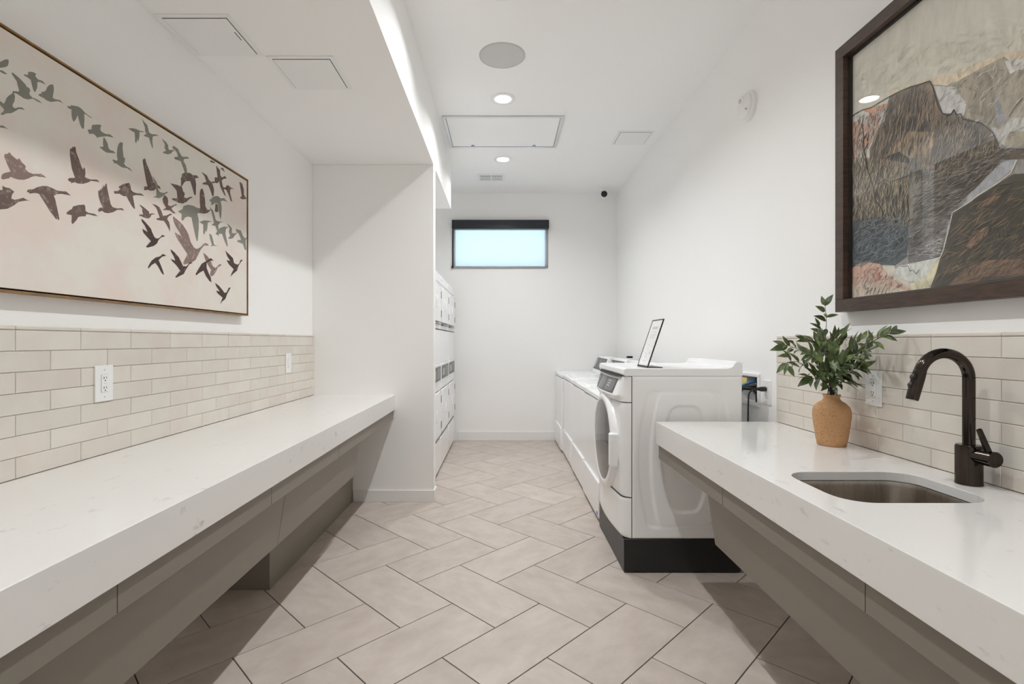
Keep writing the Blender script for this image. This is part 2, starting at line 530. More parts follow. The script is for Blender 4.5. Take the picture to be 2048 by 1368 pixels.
def square_panel(x0, x1, y0, y1, z, label, slot=False):
    t = thing('square_access_panel', ((x0 + x1) / 2, (y0 + y1) / 2, z), label, 'access panel')
    MB().box(x0, x1, y0, y1, z - 0.004, z).build('flange', PLAST, t, bevel=0.0015)
    b = 0.026
    MB().box(x0 + b - 0.003, x1 - b + 0.003, y0 + b - 0.003, y1 - b + 0.003, z - 0.0045, z - 0.003).build('gap', SHADOWGAP, t)
    d = MB().box(x0 + b, x1 - b, y0 + b, y1 - b, z - 0.0075, z - 0.004).build('door', PLAST, t, bevel=0.001)
    if slot:
        MB().box(x1 - b - 0.016, x1 - b - 0.012, (y0 + y1) / 2 - 0.045, (y0 + y1) / 2 + 0.02, z - 0.0080, z - 0.0070).build('slot', SHADOWGAP, d)
    return t
square_panel(-1.548, -1.212, 2.245, 2.575, ZS, 'square white access panel in the soffit touching the wall above the bird picture', True)
square_panel(-1.205, -0.863, 2.575, 2.915, ZS, 'square white access panel in the soffit nearer the aisle, with a dark edge gap')
square_panel(1.075, 1.415, 4.72, 5.05, ZC, 'small square white access panel in the ceiling by the smoke detector wall')

vn = thing('air_vent', (-0.13, 6.06, ZC), 'small white ceiling air vent with two slatted halves', 'vent')
vx0, vx1, vy0, vy1 = -0.305, 0.02, 5.93, 6.20
MB().box(vx0, vx1, vy0, vy1, ZC - 0.004, ZC).build('plate', PLAST, vn, bevel=0.001)
for a, b in ((vx0 + 0.03, -0.148), (-0.132, vx1 - 0.03)):
    MB().box(a, b, vy0 + 0.05, vy1 - 0.05, ZC - 0.0047, ZC - 0.004).build('recess', GREYP, vn)
    nn = 9
    for i in range(nn):
        x = a + (b - a) * (i + 0.5) / nn
        MB().box(x - 0.004, x + 0.004, vy0 + 0.05, vy1 - 0.05, ZC - 0.010, ZC - 0.0045).build('slat', PLAST, vn)
    MB().box(a, b, (vy0 + vy1) / 2 - 0.006, (vy0 + vy1) / 2 + 0.006, ZC - 0.011, ZC - 0.0045).build('crossbar', PLAST, vn)

# security camera under the ceiling by the back wall
sc_ = thing('security_camera', (1.30, 6.55, ZC), 'white turret security camera with black lens in the far ceiling corner', 'camera')
MB().lathe([(0.058, 0), (0.058, -0.018), (0.050, -0.026), (0.035, -0.030)], (1.30, 6.55, ZC), 'z', 24).build('mount', PLAST, sc_, smooth=True)
MB().lathe([(0.030, 0.05), (0.045, 0.035), (0.050, 0.0), (0.046, -0.02), (0.040, -0.026)], (1.30, 6.55, ZC - 0.062), 'y', 24).build('ball', PLAST, sc_, smooth=True)
MB().lathe([(0.040, 0), (0.039, -0.012), (0.028, -0.022), (0.0001, -0.026)], (1.30, 6.524, ZC - 0.066), 'y', 24, True, False).build('lens', BLACKP, sc_, smooth=True)

# smoke detector on the right wall
sd = thing('smoke_detector', (XR, 3.09, 2.744), 'round white smoke detector high on the wall beside the mountain picture', 'detector')
MB().lathe([(0.088, 0), (0.088, -0.018), (0.080, -0.024)], (XR, 3.09, 2.744), 'x', 40).build('base', PLAST, sd, smooth=True)
MB().lathe([(0.074, -0.022), (0.073, -0.036), (0.055, -0.052), (0.03, -0.058), (0.0001, -0.060)], (XR, 3.09, 2.744), 'x', 40, True, False).build('dome', PLAST, sd, smooth=True)
MB().lathe([(0.024, -0.050), (0.024, -0.063), (0.016, -0.068), (0.0001, -0.069)], (XR, 3.075, 2.765), 'x', 24, True, False).build('button', PLAST, sd, smooth=True)
MB().lathe([(0.012, -0.066), (0.012, -0.0705), (0.008, -0.0705)], (XR, 3.075, 2.765), 'x', 20, False, False).build('button_ring', LIGHTP, sd, smooth=True)
MB().lathe([(0.005, -0.050), (0.004, -0.060)], (XR, 3.03, 2.70), 'x', 10).build('indicator', LED, sd)

# ------------------------------------------------------------------ outlets and switch plates
def wall_plate(x, side, y, z, kind, label, cat):
    w, h = 0.089, 0.140
    t = thing('wall_plate' if kind == 'switch' else 'wall_outlet', (x, y, z), label, cat)
    MB().box(x, x + side * 0.006, y - w / 2, y + w / 2, z - h / 2, z + h / 2).build('plate', PLAST, t, bevel=0.0025)
    MB().box(x + side * 0.0058, x + side * 0.0066, y - 0.0175, y + 0.0175, z - 0.0345, z + 0.0345).build('gap', LIGHTP, t)
    dv = MB().box(x + side * 0.006, x + side * 0.0085, y - 0.0165, y + 0.0165, z - 0.0335, z + 0.0335).build('device', PLAST, t, bevel=0.001)
    f0, f1 = x + side * 0.0082, x + side * 0.0090
    if kind == 'outlet':
        for zc in (z + 0.019, z - 0.019):
            MB().box(f0, f1, y - 0.0075, y - 0.0050, zc - 0.002, zc + 0.0075).build('slot', SHADOWGAP, dv)
            MB().box(f0, f1, y + 0.0050, y + 0.0070, zc - 0.001, zc + 0.0070).build('slot', SHADOWGAP, dv)
            MB().lathe([(0.0026, 0), (0.0026, side * 0.0008)], (f0, y, zc - 0.008), 'x', 10).build('ground_hole', SHADOWGAP, dv)
        MB().box(f0, f1, y - 0.006, y + 0.006, z - 0.0008, z + 0.0008).build('marking', LIGHTP, dv)
    else:
        MB().box(f0, f1, y - 0.003, y + 0.003, z - 0.026, z - 0.020).build('indicator', LIGHTP, dv)
    for zc in (z + 0.052, z - 0.052):
        MB().lathe([(0.003, 0), (0.0025, side * 0.001)], (x + side * 0.0058, y, zc), 'x', 10).build('screw', LIGHTP, t)
    return t
wall_plate(XL + 0.0118, 1, 1.965, 1.148, 'outlet', 'white duplex outlet in the tiles below the bird picture', 'outlet')
wall_plate(XL + 0.0118, 1, 3.655, 1.155, 'switch', 'white wall plate in the tiles near the wing wall', 'switch')
wall_plate(XR - 0.0118, -1, 2.04, 1.122, 'outlet', 'white duplex outlet behind the vase of greenery', 'outlet')

# ------------------------------------------------------------------ counters
Y0C = -0.6
# left
XCL = -0.884
def l_profile(x_wall, x_front, y0, y1):
    d = 1 if x_front > x_wall else -1
    prof = [(x_wall, CT), (x_front, CT), (x_front, CT - 0.12), (x_front - d * 0.03, CT - 0.12), (x_front - d * 0.03, CT - 0.03), (x_wall, CT - 0.03)]
    return prof
pr = l_profile(XL + 0.012, XCL, 0, 0)
ctl = MB().loft([[(x, Y0C, z) for x, z in pr], [(x, YW0, z) for x, z in pr]]).build('countertop', QUARTZ, bevel=0.002)
tag(ctl, 'long white quartz folding counter under the bird picture', 'countertop')

def knee_panel(side, xt, y0, y1, parent, zt=0.690, zb=0.446, slope=0.152):
    """leaning panel; xt = x of its room face at z=.677"""
    xf = lambda z: xt + side * (0.677 - z) * slope
    th = side * 0.018
    p = [(xf(zb), y0, zb), (xf(zb) + th, y0, zb), (xf(zb) + th, y1, zb), (xf(zb), y1, zb),
         (xf(zt), y0, zt), (xf(zt) + th, y0, zt), (xf(zt) + th, y1, zt), (xf(zt), y1, zt)]
    return MB().hexa(p).build('knee_panel', CAB, parent, bevel=0.001)

bl_ = thing('counter_base', (-1.2, 2.5, 0), 'greige laminate base with leaning knee panels under the long folding counter', 'cabinet')
ax = XCL - 0.013
for a, b in ((Y0C, 0.385), (0.385, 1.181), (1.181, 1.967), (1.967, 2.775), (2.775, YW0 - 0.001)):
    MB().box(ax, ax - 0.018, a + 0.0015, b - 0.0015, CT - 0.196, CT - 0.12).build('apron_board', CAB, bl_, bevel=0.001)
MB().box(ax - 0.018, ax - 0.024, Y0C, YW0, CT - 0.194, CT - 0.12).build('apron_backing', SHADOWGAP, bl_)
knee_panel(-1, -0.922, Y0C, 2.152, bl_)
knee_panel(-1, -0.922, 2.156, 3.247, bl_)
B('plinth', CAB, (-1.23, XL + 0.012, 2.675, YW0 - 0.001, 0, CT - 0.031), bl_, bevel=0.001)

# right, with sink cut-out
XCR, YCR = 0.836, 2.775
SX0, SX1, SY0, SY1 = 0.936, 1.355, 1.378, 1.708
def rrect(x0, x1, y0, y1, r, n=8):
    pts = []
    for cx, cy, a0 in ((x1 - r, y1 - r, 0), (x0 + r, y1 - r, 90), (x0 + r, y0 + r, 180), (x1 - r, y0 + r, 270)):
        for k in range(n + 1):
            a = math.radians(a0 + 90 * k / n)
            pts.append((cx + r * math.cos(a), cy + r * math.sin(a)))
    return pts
hole = rrect(SX0, SX1, SY0, SY1, 0.085)
XW = XR - 0.012
outer = [(XCR, Y0C), (XW, Y0C), (XW, YCR), (XCR, YCR)]
inner_o = [(XCR + 0.03, Y0C), (XW, Y0C), (XW, YCR), (XCR + 0.03, YCR)]
def ring_faces(mb, out, inn, z, up):
    polys = [[Vector((x, y, 0)) for x, y in out], [Vector((x, y, 0)) for x, y in inn]]
    tris = tessellate_polygon(polys)
    pts = out + inn
    mb.add([(x, y, z) for x, y in pts], [tuple(t) if up else tuple(reversed(t)) for t in tris])
cr = MB()
ring_faces(cr, outer, hole, CT, True)
ring_faces(cr, inner_o, hole, CT - 0.03, False)
cr.loft([[(x, y, CT) for x, y in hole], [(x, y, CT - 0.03) for x, y in hole]], False, False)
zz = CT - 0.12
cr.add([(XCR, Y0C, CT), (XCR, YCR, CT), (XCR, YCR, zz), (XCR, Y0C, zz)], [(0, 1, 2, 3)])
cr.add([(XCR + .03, Y0C, zz), (XCR + .03, YCR, zz), (XCR + .03, YCR, CT - .03), (XCR + .03, Y0C, CT - .03)], [(0, 1, 2, 3)])
cr.add([(XCR, Y0C, zz), (XCR, YCR, zz), (XCR + .03, YCR, zz), (XCR + .03, Y0C, zz)], [(0, 1, 2, 3)])
cr.add([(XW, Y0C, CT), (XW, YCR, CT), (XW, YCR, CT - .03), (XW, Y0C, CT - .03)], [(0, 1, 2, 3)])
for y in (Y0C, YCR):
    cr.add([(XCR, y, CT), (XW, y, CT), (XW, y, CT - .03), (XCR + .03, y, CT - .03), (XCR + .03, y, zz), (XCR, y, zz)], [(0, 1, 2, 3, 4, 5)])
ctr = MB(); ctr.v, ctr.f, ctr.c = cr.v, cr.f, cr.c
o = ctr.build('countertop', QUARTZ)
bm = bmesh.new(); bm.from_mesh(o.data)
bmesh.ops.remove_doubles(bm, verts=bm.verts, dist=1e-5)
bmesh.ops.recalc_face_normals(bm, faces=bm.faces)
bm.to_mesh(o.data); bm.free()
bv = o.modifiers.new('bevel', 'BEVEL'); bv.width = 0.0018; bv.segments = 2; bv.limit_method = 'ANGLE'; bv.angle_limit = math.radians(40)
tag(o, 'white quartz counter with an undermount sink under the mountain picture', 'countertop')

br_ = thing('counter_base', (1.1, 1.0, 0), 'greige laminate base with a leaning knee panel under the sink counter', 'cabinet')
ax = XCR + 0.013
for a, b in ((Y0C, 0.385), (0.385, 1.190), (1.190, 1.965), (1.965, YCR - 0.006)):
    MB().box(ax, ax + 0.018, a + 0.0015, b - 0.0015, CT - 0.198, CT - 0.12).build('apron_board', CAB, br_, bevel=0.001)
MB().box(ax + 0.018, ax + 0.024, Y0C, YCR - 0.006, CT - 0.196, CT - 0.12).build('apron_backing', SHADOWGAP, br_)
knee_panel(1, 0.868, Y0C, 2.16, br_)
# hidden wall cleat and bracket that carry the sink counter
B('wall_cleat', CAB, (XR - 0.030, XR - 0.012, Y0C, YCR - 0.02, CT - 0.12, CT - 0.031), br_)
for y in (0.3, 2.2):
    B('bracket', CAB, (0.875, XR - 0.030, y - 0.012, y + 0.012, CT - 0.11, CT - 0.031), br_)

# sink bowl
sk = thing('undermount_sink', (1.145, 1.543, CT - 0.22), 'stainless steel undermount sink bowl in the quartz counter', 'sink')
loops = []
for d, z, r in ((-0.012, CT - 0.0302, 0.09), (0.004, CT - 0.0305, 0.083), (0.007, CT - 0.045, 0.080), (0.012, CT - 0.15, 0.075), (0.022, CT - 0.185, 0.068), (0.05, CT - 0.200, 0.05), (0.12, CT - 0.205, 0.03)):
    loops.append([(x, y, z) for x, y in rrect(SX0 + d, SX1 - d, SY0 + d, SY1 - d, r)])
MB().loft(loops, False, True).build('bowl', STEEL, sk, smooth=True, angle=60)
MB().lathe([(0.045, 0.0), (0.045, 0.003), (0.036, 0.004), (0.030, 0.0), (0.0001, -0.004)], (1.145, 1.543, CT - 0.205), 'z', 24, False, False).build('drain', ALU, sk, smooth=True)

# faucet
FX, FY = 1.432, 1.560
fc = thing('kitchen_faucet', (FX, FY, CT), 'black bronze gooseneck faucet with pull-down spray head beside the sink', 'faucet')
MB().lathe([(0.034, 0), (0.0345, 0.004), (0.0335, 0.008), (0.0335, 0.116), (0.031, 0.121), (0.018, 0.122)], (FX, FY, CT), 'z', 40).build('body', BRONZE, fc, smooth=True)
pts = [(FX, FY, CT + 0.11 + 0.02 * k) for k in range(0, 11)]
RA = 0.0765
zc = CT + 0.325
pts = [(FX, FY, CT + 0.11 + (zc - CT - 0.11) * k / 8) for k in range(8)]
for k in range(0, 23):
    a = math.radians(164 * k / 22)
    pts.append((FX - RA + RA * math.cos(a), FY, zc + RA * math.sin(a)))
MB().tube(pts, 0.0160, 20).build('spout', BRONZE, fc, smooth=True)
a = math.radians(164)
dx, dz = -math.sin(a), math.cos(a)   # tangent at the end
p0 = Vector(pts[-1]); dv = Vector((dx, 0, dz)).normalized()
hd = MB().tube([p0 - dv * 0.002, p0 + dv * 0.0, p0 + dv * 0.02, p0 + dv * 0.088, p0 + dv * 0.091], [0.0164, 0.0170, 0.0174, 0.0168, 0.0155], 24).build('spray_head', BRONZE, fc, smooth=True)
nrm = Vector((dv.z, 0, -dv.x))
if nrm.x > 0: nrm = -nrm
for t_ in (0.022, 0.048):
    q = p0 + dv * t_ + nrm * 0.014
    MB().tube([q, q + nrm * 0.006, q + nrm * 0.0075], [0.0085, 0.0085, 0.006], 14).build('spray_button', BLACKP, hd, smooth=True)
hz = CT + 0.092
MB().tube([(FX + 0.0, FY - 0.02, hz), (FX + 0.003, FY - 0.055, hz), (FX + 0.004, FY - 0.080, hz), (FX + 0.004, FY - 0.082, hz)], [0.021, 0.023, 0.0235, 0.0215], 28).build('handle_barrel', BRONZE, fc, smooth=True)
MB().hexa([(FX - 0.008, FY - 0.060, hz + 0.012), (FX + 0.008, FY - 0.060, hz + 0.012), (FX + 0.008, FY - 0.073, hz + 0.012), (FX - 0.008, FY - 0.073, hz + 0.012),
           (FX - 0.034, FY - 0.058, hz + 0.085), (FX - 0.022, FY - 0.058, hz + 0.090), (FX - 0.022, FY - 0.067, hz + 0.090), (FX - 0.034, FY - 0.067, hz + 0.085)]).build('lever', BRONZE, fc, bevel=0.002)

# ------------------------------------------------------------------ framed pictures
def on_plane(px, py, xp):
    """where the sight line through a pixel meets the plane x = xp: (y, z) on that wall"""
    y = xp * F / (px - VX)
    return (y, H + (VY - py) * y / F)

# bird picture
bx = XL + 0.046
BY0, BY1, BZ0, BZ1 = 1.12, 3.018, 1.462, 2.272
bp = thing('bird_picture', (XL, 2.07, BZ0), 'wide pale canvas print of a flock of flying geese in a thin gilt frame', 'picture')
fr = 0.006
for a in ((BY0, BY1, BZ0, BZ0 + fr), (BY0, BY1, BZ1 - fr, BZ1), (BY0, BY0 + fr, BZ0 + fr, BZ1 - fr), (BY1 - fr, BY1, BZ0 + fr, BZ1 - fr)):
    MB().box(XL, bx, *a).build('frame_rail', GILT, bp, bevel=0.001)
B('backing', SHADOWGAP, (XL + 0.004, XL + 0.02, BY0 + fr, BY1 - fr, BZ0 + fr, BZ1 - fr), bp)
cg = 0.006
cx = bx - 0.004
canvas = B('canvas', CANVAS, (XL + 0.02, cx, BY0 + fr + cg, BY1 - fr - cg, BZ0 + fr + cg, BZ1 - fr - cg), bp)
ZF = {'A': (0, 100, 8.55), 'B': (120, 190, 8.55), 'C': (0, 280, 7.6), 'D': (120, 290, 7.6), 'E': (240, 230, 8.55), 'F': (270, 350, 9.12), 'G': (380, 310, 7.2), 'H': (270, 430, 7.2)}
def worn(name, c, spot, lo, hi):
    return M(name, c, 0.8, noise=(55, spot, lo, hi))
INKS = {
    'g': M('bird_ink_grey', rgb(138, 137, 128), 0.8),
    'b': worn('bird_ink_brown', rgb(112, 93, 87), rgb(165, 150, 140), 0.56, 0.70),
    'k': worn('bird_ink_dark', rgb(78, 60, 57), rgb(150, 135, 128), 0.62, 0.72),
    'p': worn('bird_ink_pale', rgb(140, 120, 112), rgb(178, 160, 150), 0.52, 0.66),
}
BIRDS = [
 ('A','g',0,[(-30,250),(0,205),(40,185),(80,165),(140,160),(148,200),(135,265),(100,290),(40,300),(0,305)]),
 ('A','g',0,[(-60,335),(0,345),(40,350),(70,370),(125,415),(70,410),(30,390),(0,370)]),
 ('A','g',0,[(205,380),(260,420),(340,490),(440,595),(450,625),(490,645),(520,690),(500,730),(505,765),(545,810),(610,835),(670,865),(718,915),(640,880),(560,830),(470,845),(400,825),(330,775),(280,745),(225,730),(215,700),(320,712),(330,690),(300,600),(285,530),(235,460),(200,410)]),
 ('A','g',0,[(405,420),(430,415),(475,430),(480,400),(475,375),(520,372),(570,380),(620,410),(600,430),(610,460),(650,505),(720,525),(785,595),(740,575),(690,550),(640,545),(635,640),(605,715),(585,715),(560,660),(540,580),(525,510),(470,470),(415,440)]),
 ('A','g',0,[(650,770),(680,745),(715,750),(705,720),(735,712),(755,715),(790,680),(800,640),(840,600),(905,585),(918,640),(918,700),(905,770),(900,820),(950,845),(1020,855),(1085,918),(1030,890),(990,875),(870,888),(810,870),(740,820),(690,795)]),
 ('A','g',0,[(0,870),(60,920),(85,890),(110,820),(150,780),(200,755),(225,715),(255,790),(245,880),(215,930),(215,970),(260,1000),(310,980),(380,985),(425,1030),(380,1015),(320,1005),(270,1040),(190,1080),(100,1085),(60,1110),(10,1110),(20,1075),(60,1050),(70,1020),(30,970),(-20,920)]),
 ('A','g',0,[(1140,960),(1210,962),(1205,942),(1260,952),(1340,968),(1400,1010),(1440,1060),(1500,1110),(1585,1170),(1540,1155),(1480,1110),(1440,1090),(1443,1200),(1435,1345),(1405,1345),(1370,1280),(1345,1190),(1325,1110),(1310,1160),(1265,1230),(1240,1200),(1222,1120),(1220,1010),(1180,1005)]),
 ('A','g',0,[(-60,1310),(0,1292),(50,1290),(90,1320),(140,1352),(80,1335),(0,1325)]),
 ('B','g',0,[(470,600),(490,590),(540,590),(540,540),(555,510),(620,505),(690,508),(705,525),(690,560),(688,600),(720,635),(780,665),(860,675),(918,730),(860,718),(800,705),(700,715),(650,720),(640,735),(610,695),(560,660),(495,668),(490,640)]),
 ('B','g',0,[(740,725),(765,735),(815,830),(825,900),(860,945),(910,955),(948,998),(880,990),(800,985),(750,955),(705,915),(668,888),(740,885),(733,820)]),
 ('B','g',0,[(1030,805),(1075,820),(1068,900),(1080,1020),(1085,1065),(1112,1080),(1105,1140),(1092,1175),(1130,1220),(1190,1250),(1240,1312),(1190,1280),(1140,1248),(1060,1240),(1000,1200),(960,1170),(915,1165),(920,1145),(895,1120),(905,1100),(950,1120),(985,1120),(970,1020),(980,900),(1000,840)]),
 ('B','g',0,[(1165,570),(1250,568),(1310,585),(1370,615),(1410,615),(1445,645),(1400,632),(1360,635),(1358,700),(1340,790),(1325,785),(1320,740),(1305,825),(1285,800),(1280,700),(1275,640),(1210,605)]),
 ('B','g',1,[(1395,400),(1430,450),(1490,515),(1510,590),(1520,640),(1570,670),(1640,675),(1688,695),(1620,698),(1580,715),(1578,800),(1590,915),(1570,890),(1540,800),(1520,730),(1435,700),(1440,680),(1480,670),(1455,620),(1450,550),(1420,470)]),
 ('E','g',0,[(712,400),(790,465),(825,520),(825,580),(850,600),(920,600),(935,612),(890,625),(880,655),(820,672),(760,660),(725,640),(750,622),(785,618),(760,560),(765,500),(740,455)]),
 ('E','g',2,[(895,535),(920,535),(990,580),(1020,650),(1060,715),(1150,715),(1185,745),(1140,745),(1090,755),(1085,790),(1120,850),(1140,930),(1145,1070),(1110,990),(1080,900),(1040,790),(930,750),(930,720),(990,715),(975,650),(940,600),(900,575)]),
 ('C','p',0,[(60,240),(75,210),(105,215),(130,190),(150,190),(170,225),(220,270),(260,300),(290,275),(310,310),(330,340),(380,385),(390,410),(380,440),(430,490),(500,515),(570,515),(620,510),(650,530),(705,573),(660,565),(600,560),(540,545),(480,560),(430,585),(360,605),(280,603),(210,580),(160,560),(130,585),(90,590),(45,603),(15,580),(30,530),(60,505),(120,490),(165,480),(140,430),(110,370),(95,330),(65,270)]),
 ('C','b',0,[(1060,150),(1075,120),(1090,135),(1100,95),(1120,120),(1130,95),(1148,110),(1155,180),(1190,270),(1225,370),(1240,415),(1265,450),(1275,415),(1290,430),(1298,500),(1290,565),(1370,600),(1440,600),(1480,605),(1512,642),(1460,630),(1380,620),(1340,645),(1250,668),(1180,660),(1130,640),(1070,660),(1085,640),(1050,625),(1030,600),(1050,578),(1140,575),(1120,520),(1090,430),(1075,330),(1062,230)]),
 ('C','b',0,[(-60,760),(0,765),(40,755),(35,695),(80,720),(150,735),(215,785),(180,830),(170,890),(220,910),(290,895),(350,878),(400,905),(450,925),(400,920),(330,930),(280,940),(200,1000),(110,1045),(0,1055),(-60,1040)]),
 ('C','b',0,[(415,760),(440,750),(500,750),(570,715),(640,698),(720,702),(790,730),(870,770),(950,780),(1000,780),(1030,805),(1078,845),(1000,830),(930,818),(860,825),(815,850),(835,890),(860,1000),(885,1120),(902,1200),(885,1222),(870,1185),(855,1210),(820,1160),(750,1070),(690,970),(620,860),(595,818),(540,805),(445,815),(440,795),(410,795)]),
 ('C','b',0,[(1005,1110),(1050,1070),(1090,1050),(1110,1010),(1180,990),(1280,982),(1295,1010),(1300,1080),(1340,1105),(1440,1125),(1490,1158),(1420,1150),(1350,1130),(1310,1125),(1300,1160),(1240,1160),(1190,1170),(1160,1220),(1105,1278),(1085,1255),(1090,1180),(1085,1140),(1020,1130)]),
 ('D','b',0,[(580,730),(580,690),(600,700),(610,665),(625,690),(640,640),(650,670),(655,600),(670,640),(690,590),(710,590),(715,650),(745,790),(770,900),(800,945),(870,965),(940,960),(980,997),(920,985),(870,985),(810,1020),(730,1037),(670,1025),(640,1000),(580,1020),(590,1000),(570,995),(600,955),(645,950),(620,890),(590,800)]),
 ('D','b',0,[(820,700),(880,700),(920,660),(890,650),(895,630),(960,595),(1050,575),(1065,600),(1080,680),(1110,715),(1170,735),(1230,735),(1285,775),(1220,765),(1150,760),(1105,775),(1120,850),(1140,970),(1120,965),(1080,910),(1040,840),(1010,780),(960,775),(900,740),(825,740)]),
 ('D','b',0,[(1255,240),(1265,210),(1280,215),(1290,200),(1310,270),(1350,370),(1400,490),(1420,560),(1450,600),(1490,610),(1520,640),(1530,680),(1490,650),(1450,665),(1430,690),(1370,695),(1340,680),(1280,690),(1275,650),(1290,625),(1330,630),(1310,560),(1290,450),(1270,330)]),
 ('F','g',2,[(325,10),(350,70),(390,130),(415,210),(420,260),(450,310),(520,330),(580,305),(605,315),(550,345),(500,395),(430,425),(380,410),(325,405),(390,375),(390,300),(370,200),(335,100)]),
 ('F','b',0,[(645,150),(700,165),(770,180),(850,215),(880,300),(912,330),(900,375),(890,405),(940,425),(1010,395),(1055,410),(1000,430),(940,490),(880,520),(800,510),(740,480),(685,455),(670,425),(770,425),(765,340),(755,280),(700,215)]),
 ('F','b',0,[(70,535),(130,565),(200,620),(255,670),(260,710),(310,700),(380,710),(300,725),(280,770),(240,795),(170,780),(110,750),(70,740),(90,718),(150,720),(130,660),(135,620)]),
 ('F','b',0,[(310,525),(380,545),(450,590),(480,660),(510,740),(570,740),(640,705),(685,715),(610,755),(585,800),(620,860),(635,920),(640,1035),(610,980),(570,900),(525,835),(460,830),(390,815),(395,790),(450,780),(430,720),(405,640),(380,590)]),
 ('F','b',1,[(500,440),(540,365),(590,410),(605,480),(600,550),(650,570),(740,530),(770,545),(710,565),(665,610),(690,650),(745,705),(690,695),(630,645),(560,640),(505,640),(520,620),(565,600),(540,550),(510,500)]),
 ('F','k',0,[(115,795),(160,830),(240,920),(290,980),(310,1040),(350,1130),(390,1160),(440,1150),(500,1090),(550,1118),(480,1135),(430,1180),(400,1250),(340,1295),(230,1325),(195,1310),(290,1205),(230,1140),(150,1050),(130,975),(180,1010),(230,1040),(180,930),(125,850)]),
 ('H','p',0,[(545,15),(600,60),(680,130),(740,220),(775,290),(800,390),(850,470),(890,490),(940,465),(990,410),(1030,405),(1065,440),(1000,440),(950,490),(915,560),(870,650),(800,690),(700,715),(690,690),(755,565),(680,450),(600,330),(570,250),(640,290),(665,310),(640,250),(590,170),(555,90)]),
 ('G','g',0,[(-176,813),(-110,780),(-95,735),(-30,715),(40,728),(110,765),(200,770),(260,800),(190,840),(120,835),(105,850),(125,930),(125,1060),(110,1240),(95,1235),(70,1140),(40,1000),(20,900),(-30,885),(-70,900),(-100,945),(-125,940),(-120,850)]),
 ('E','b',0,[(1055,1010),(1110,985),(1190,990),(1250,1030),(1310,1030),(1350,1075),(1285,1080),(1300,1180),(1295,1368),(1270,1368),(1230,1220),(1200,1130),(1140,1130),(1100,1150),(1055,1225),(1040,1215),(1045,1100),(1030,1080),(1055,1070)]),
 ('G','b',0,[(160,240),(240,290),(270,350),(300,390),(340,380),(380,400),(320,405),(345,490),(340,590),(320,590),(290,500),(260,435),(180,420),(180,405),(235,385),(210,310)]),
 ('G','b',1,[(375,150),(430,220),(435,290),(460,325),(500,300),(530,335),(480,345),(455,370),(470,440),(515,595),(490,570),(440,470),(415,380),(390,410),(355,390),(355,320),(395,325),(385,240)]),
 ('G','b',2,[(470,460),(510,470),(530,435),(555,440),(590,470),(630,490),(580,490),(575,540),(605,670),(585,660),(555,570),(520,500),(480,490)]),
 ('G','b',1,[(140,540),(155,490),(180,485),(200,550),(215,640),(220,740),(250,790),(300,790),(250,835),(200,845),(130,835),(150,770),(140,680)]),
 ('G','g',1,[(275,650),(310,630),(330,600),(400,590),(440,625),(490,620),(540,678),(480,655),(440,665),(455,750),(450,870),(440,935),(425,880),(410,780),(400,700),(360,690),(310,730),(305,680)]),
 ('G','b',2,[(365,700),(395,710),(408,810),(380,825),(355,810),(362,760)]),
 ('G','g',2,[(280,745),(330,800),(355,880),(370,940),(420,960),(480,955),(430,975),(405,1010),(410,1080),(390,1090),(365,1020),(305,1010),(345,980),(330,900),(310,820)]),
 ('G','g',0,[(130,965),(200,940),(260,945),(315,960),(255,970),(250,1050),(235,1120),(228,1080),(205,1150),(190,1120),(190,1000)]),
 ('G','g',0,[(365,1140),(395,1090),(430,1050),(490,1030),(550,1040),(515,1065),(510,1130),(530,1220),(545,1320),(525,1305),(490,1220),(460,1135),(415,1135),(412,1170),(395,1150)]),
 ('G','g',1,[(530,985),(575,1020),(603,1060),(600,1120),(640,1130),(690,1110),(650,1150),(620,1195),(580,1210),(545,1200),(580,1160),(560,1110),(570,1060)]),
 ('G','g',0,[(275,1130),(310,1150),(330,1220),(345,1290),(400,1315),(340,1305),(300,1315),(315,1290),(290,1210)]),
 ('G','g',0,[(660,1065),(730,1085),(760,1160),(785,1195),(818,1190),(800,1230),(810,1368),(790,1368),(760,1280),(680,1250),(680,1230),(735,1220),(700,1130),(660,1095)]),
 ('G','b',0,[(710,385),(750,410),(775,500),(775,570),(800,610),(818,630),(760,640),(715,620),(745,590),(730,500)]),
 ('G','b',0,[(290,75),(330,85),(370,113),(330,115),(290,100)]),
 ('G','b',0,[(440,185),(475,185),(500,243),(480,230),(460,205),(445,220)]),
 ('H','k',0,[(185,750),(210,700),(240,655),(300,610),(360,595),(400,560),(450,585),(390,600),(340,650),(370,720),(400,800),(420,865),(385,840),(330,740),(290,690),(240,720),(190,775)]),
 ('H','k',1,[(510,490),(570,540),(630,610),(665,680),(690,735),(740,740),(790,680),(830,688),(780,710),(730,790),(700,850),(590,905),(580,890),(650,800),(590,720),(530,660),(515,630),(580,660),(560,600),(520,530)]),
 ('H','p',0,[(980,540),(1040,590),(1090,660),(1120,740),(1160,765),(1220,705),(1250,718),(1190,755),(1165,820),(1130,870),(1090,885),(1080,850),(1095,790),(1050,720),(1010,640)]),
 ('H','k',1,[(870,850),(910,780),(960,700),(1030,660),(1090,620),(1130,655),(1080,660),(1030,690),(1030,760),(1060,840),(1090,900),(1100,970),(1070,950),(1020,880),(985,800),(930,830),(880,870)]),
 ('H','k',0,[(1297,510),(1350,560),(1410,620),(1425,690),(1470,715),(1500,700),(1520,645),(1555,645),(1530,670),(1490,730),(1470,800),(1410,850),(1375,890),(1385,850),(1420,780),(1350,710),(1315,650),(1370,660),(1330,600)]),
 ('H','k',0,[(1150,975),(1210,1020),(1260,1080),(1285,1120),(1315,1115),(1350,1045),(1378,1045),(1330,1130),(1300,1210),(1250,1250),(1230,1285),(1230,1270),(1260,1190),(1190,1130),(1165,1090),(1220,1100),(1170,1030)]),
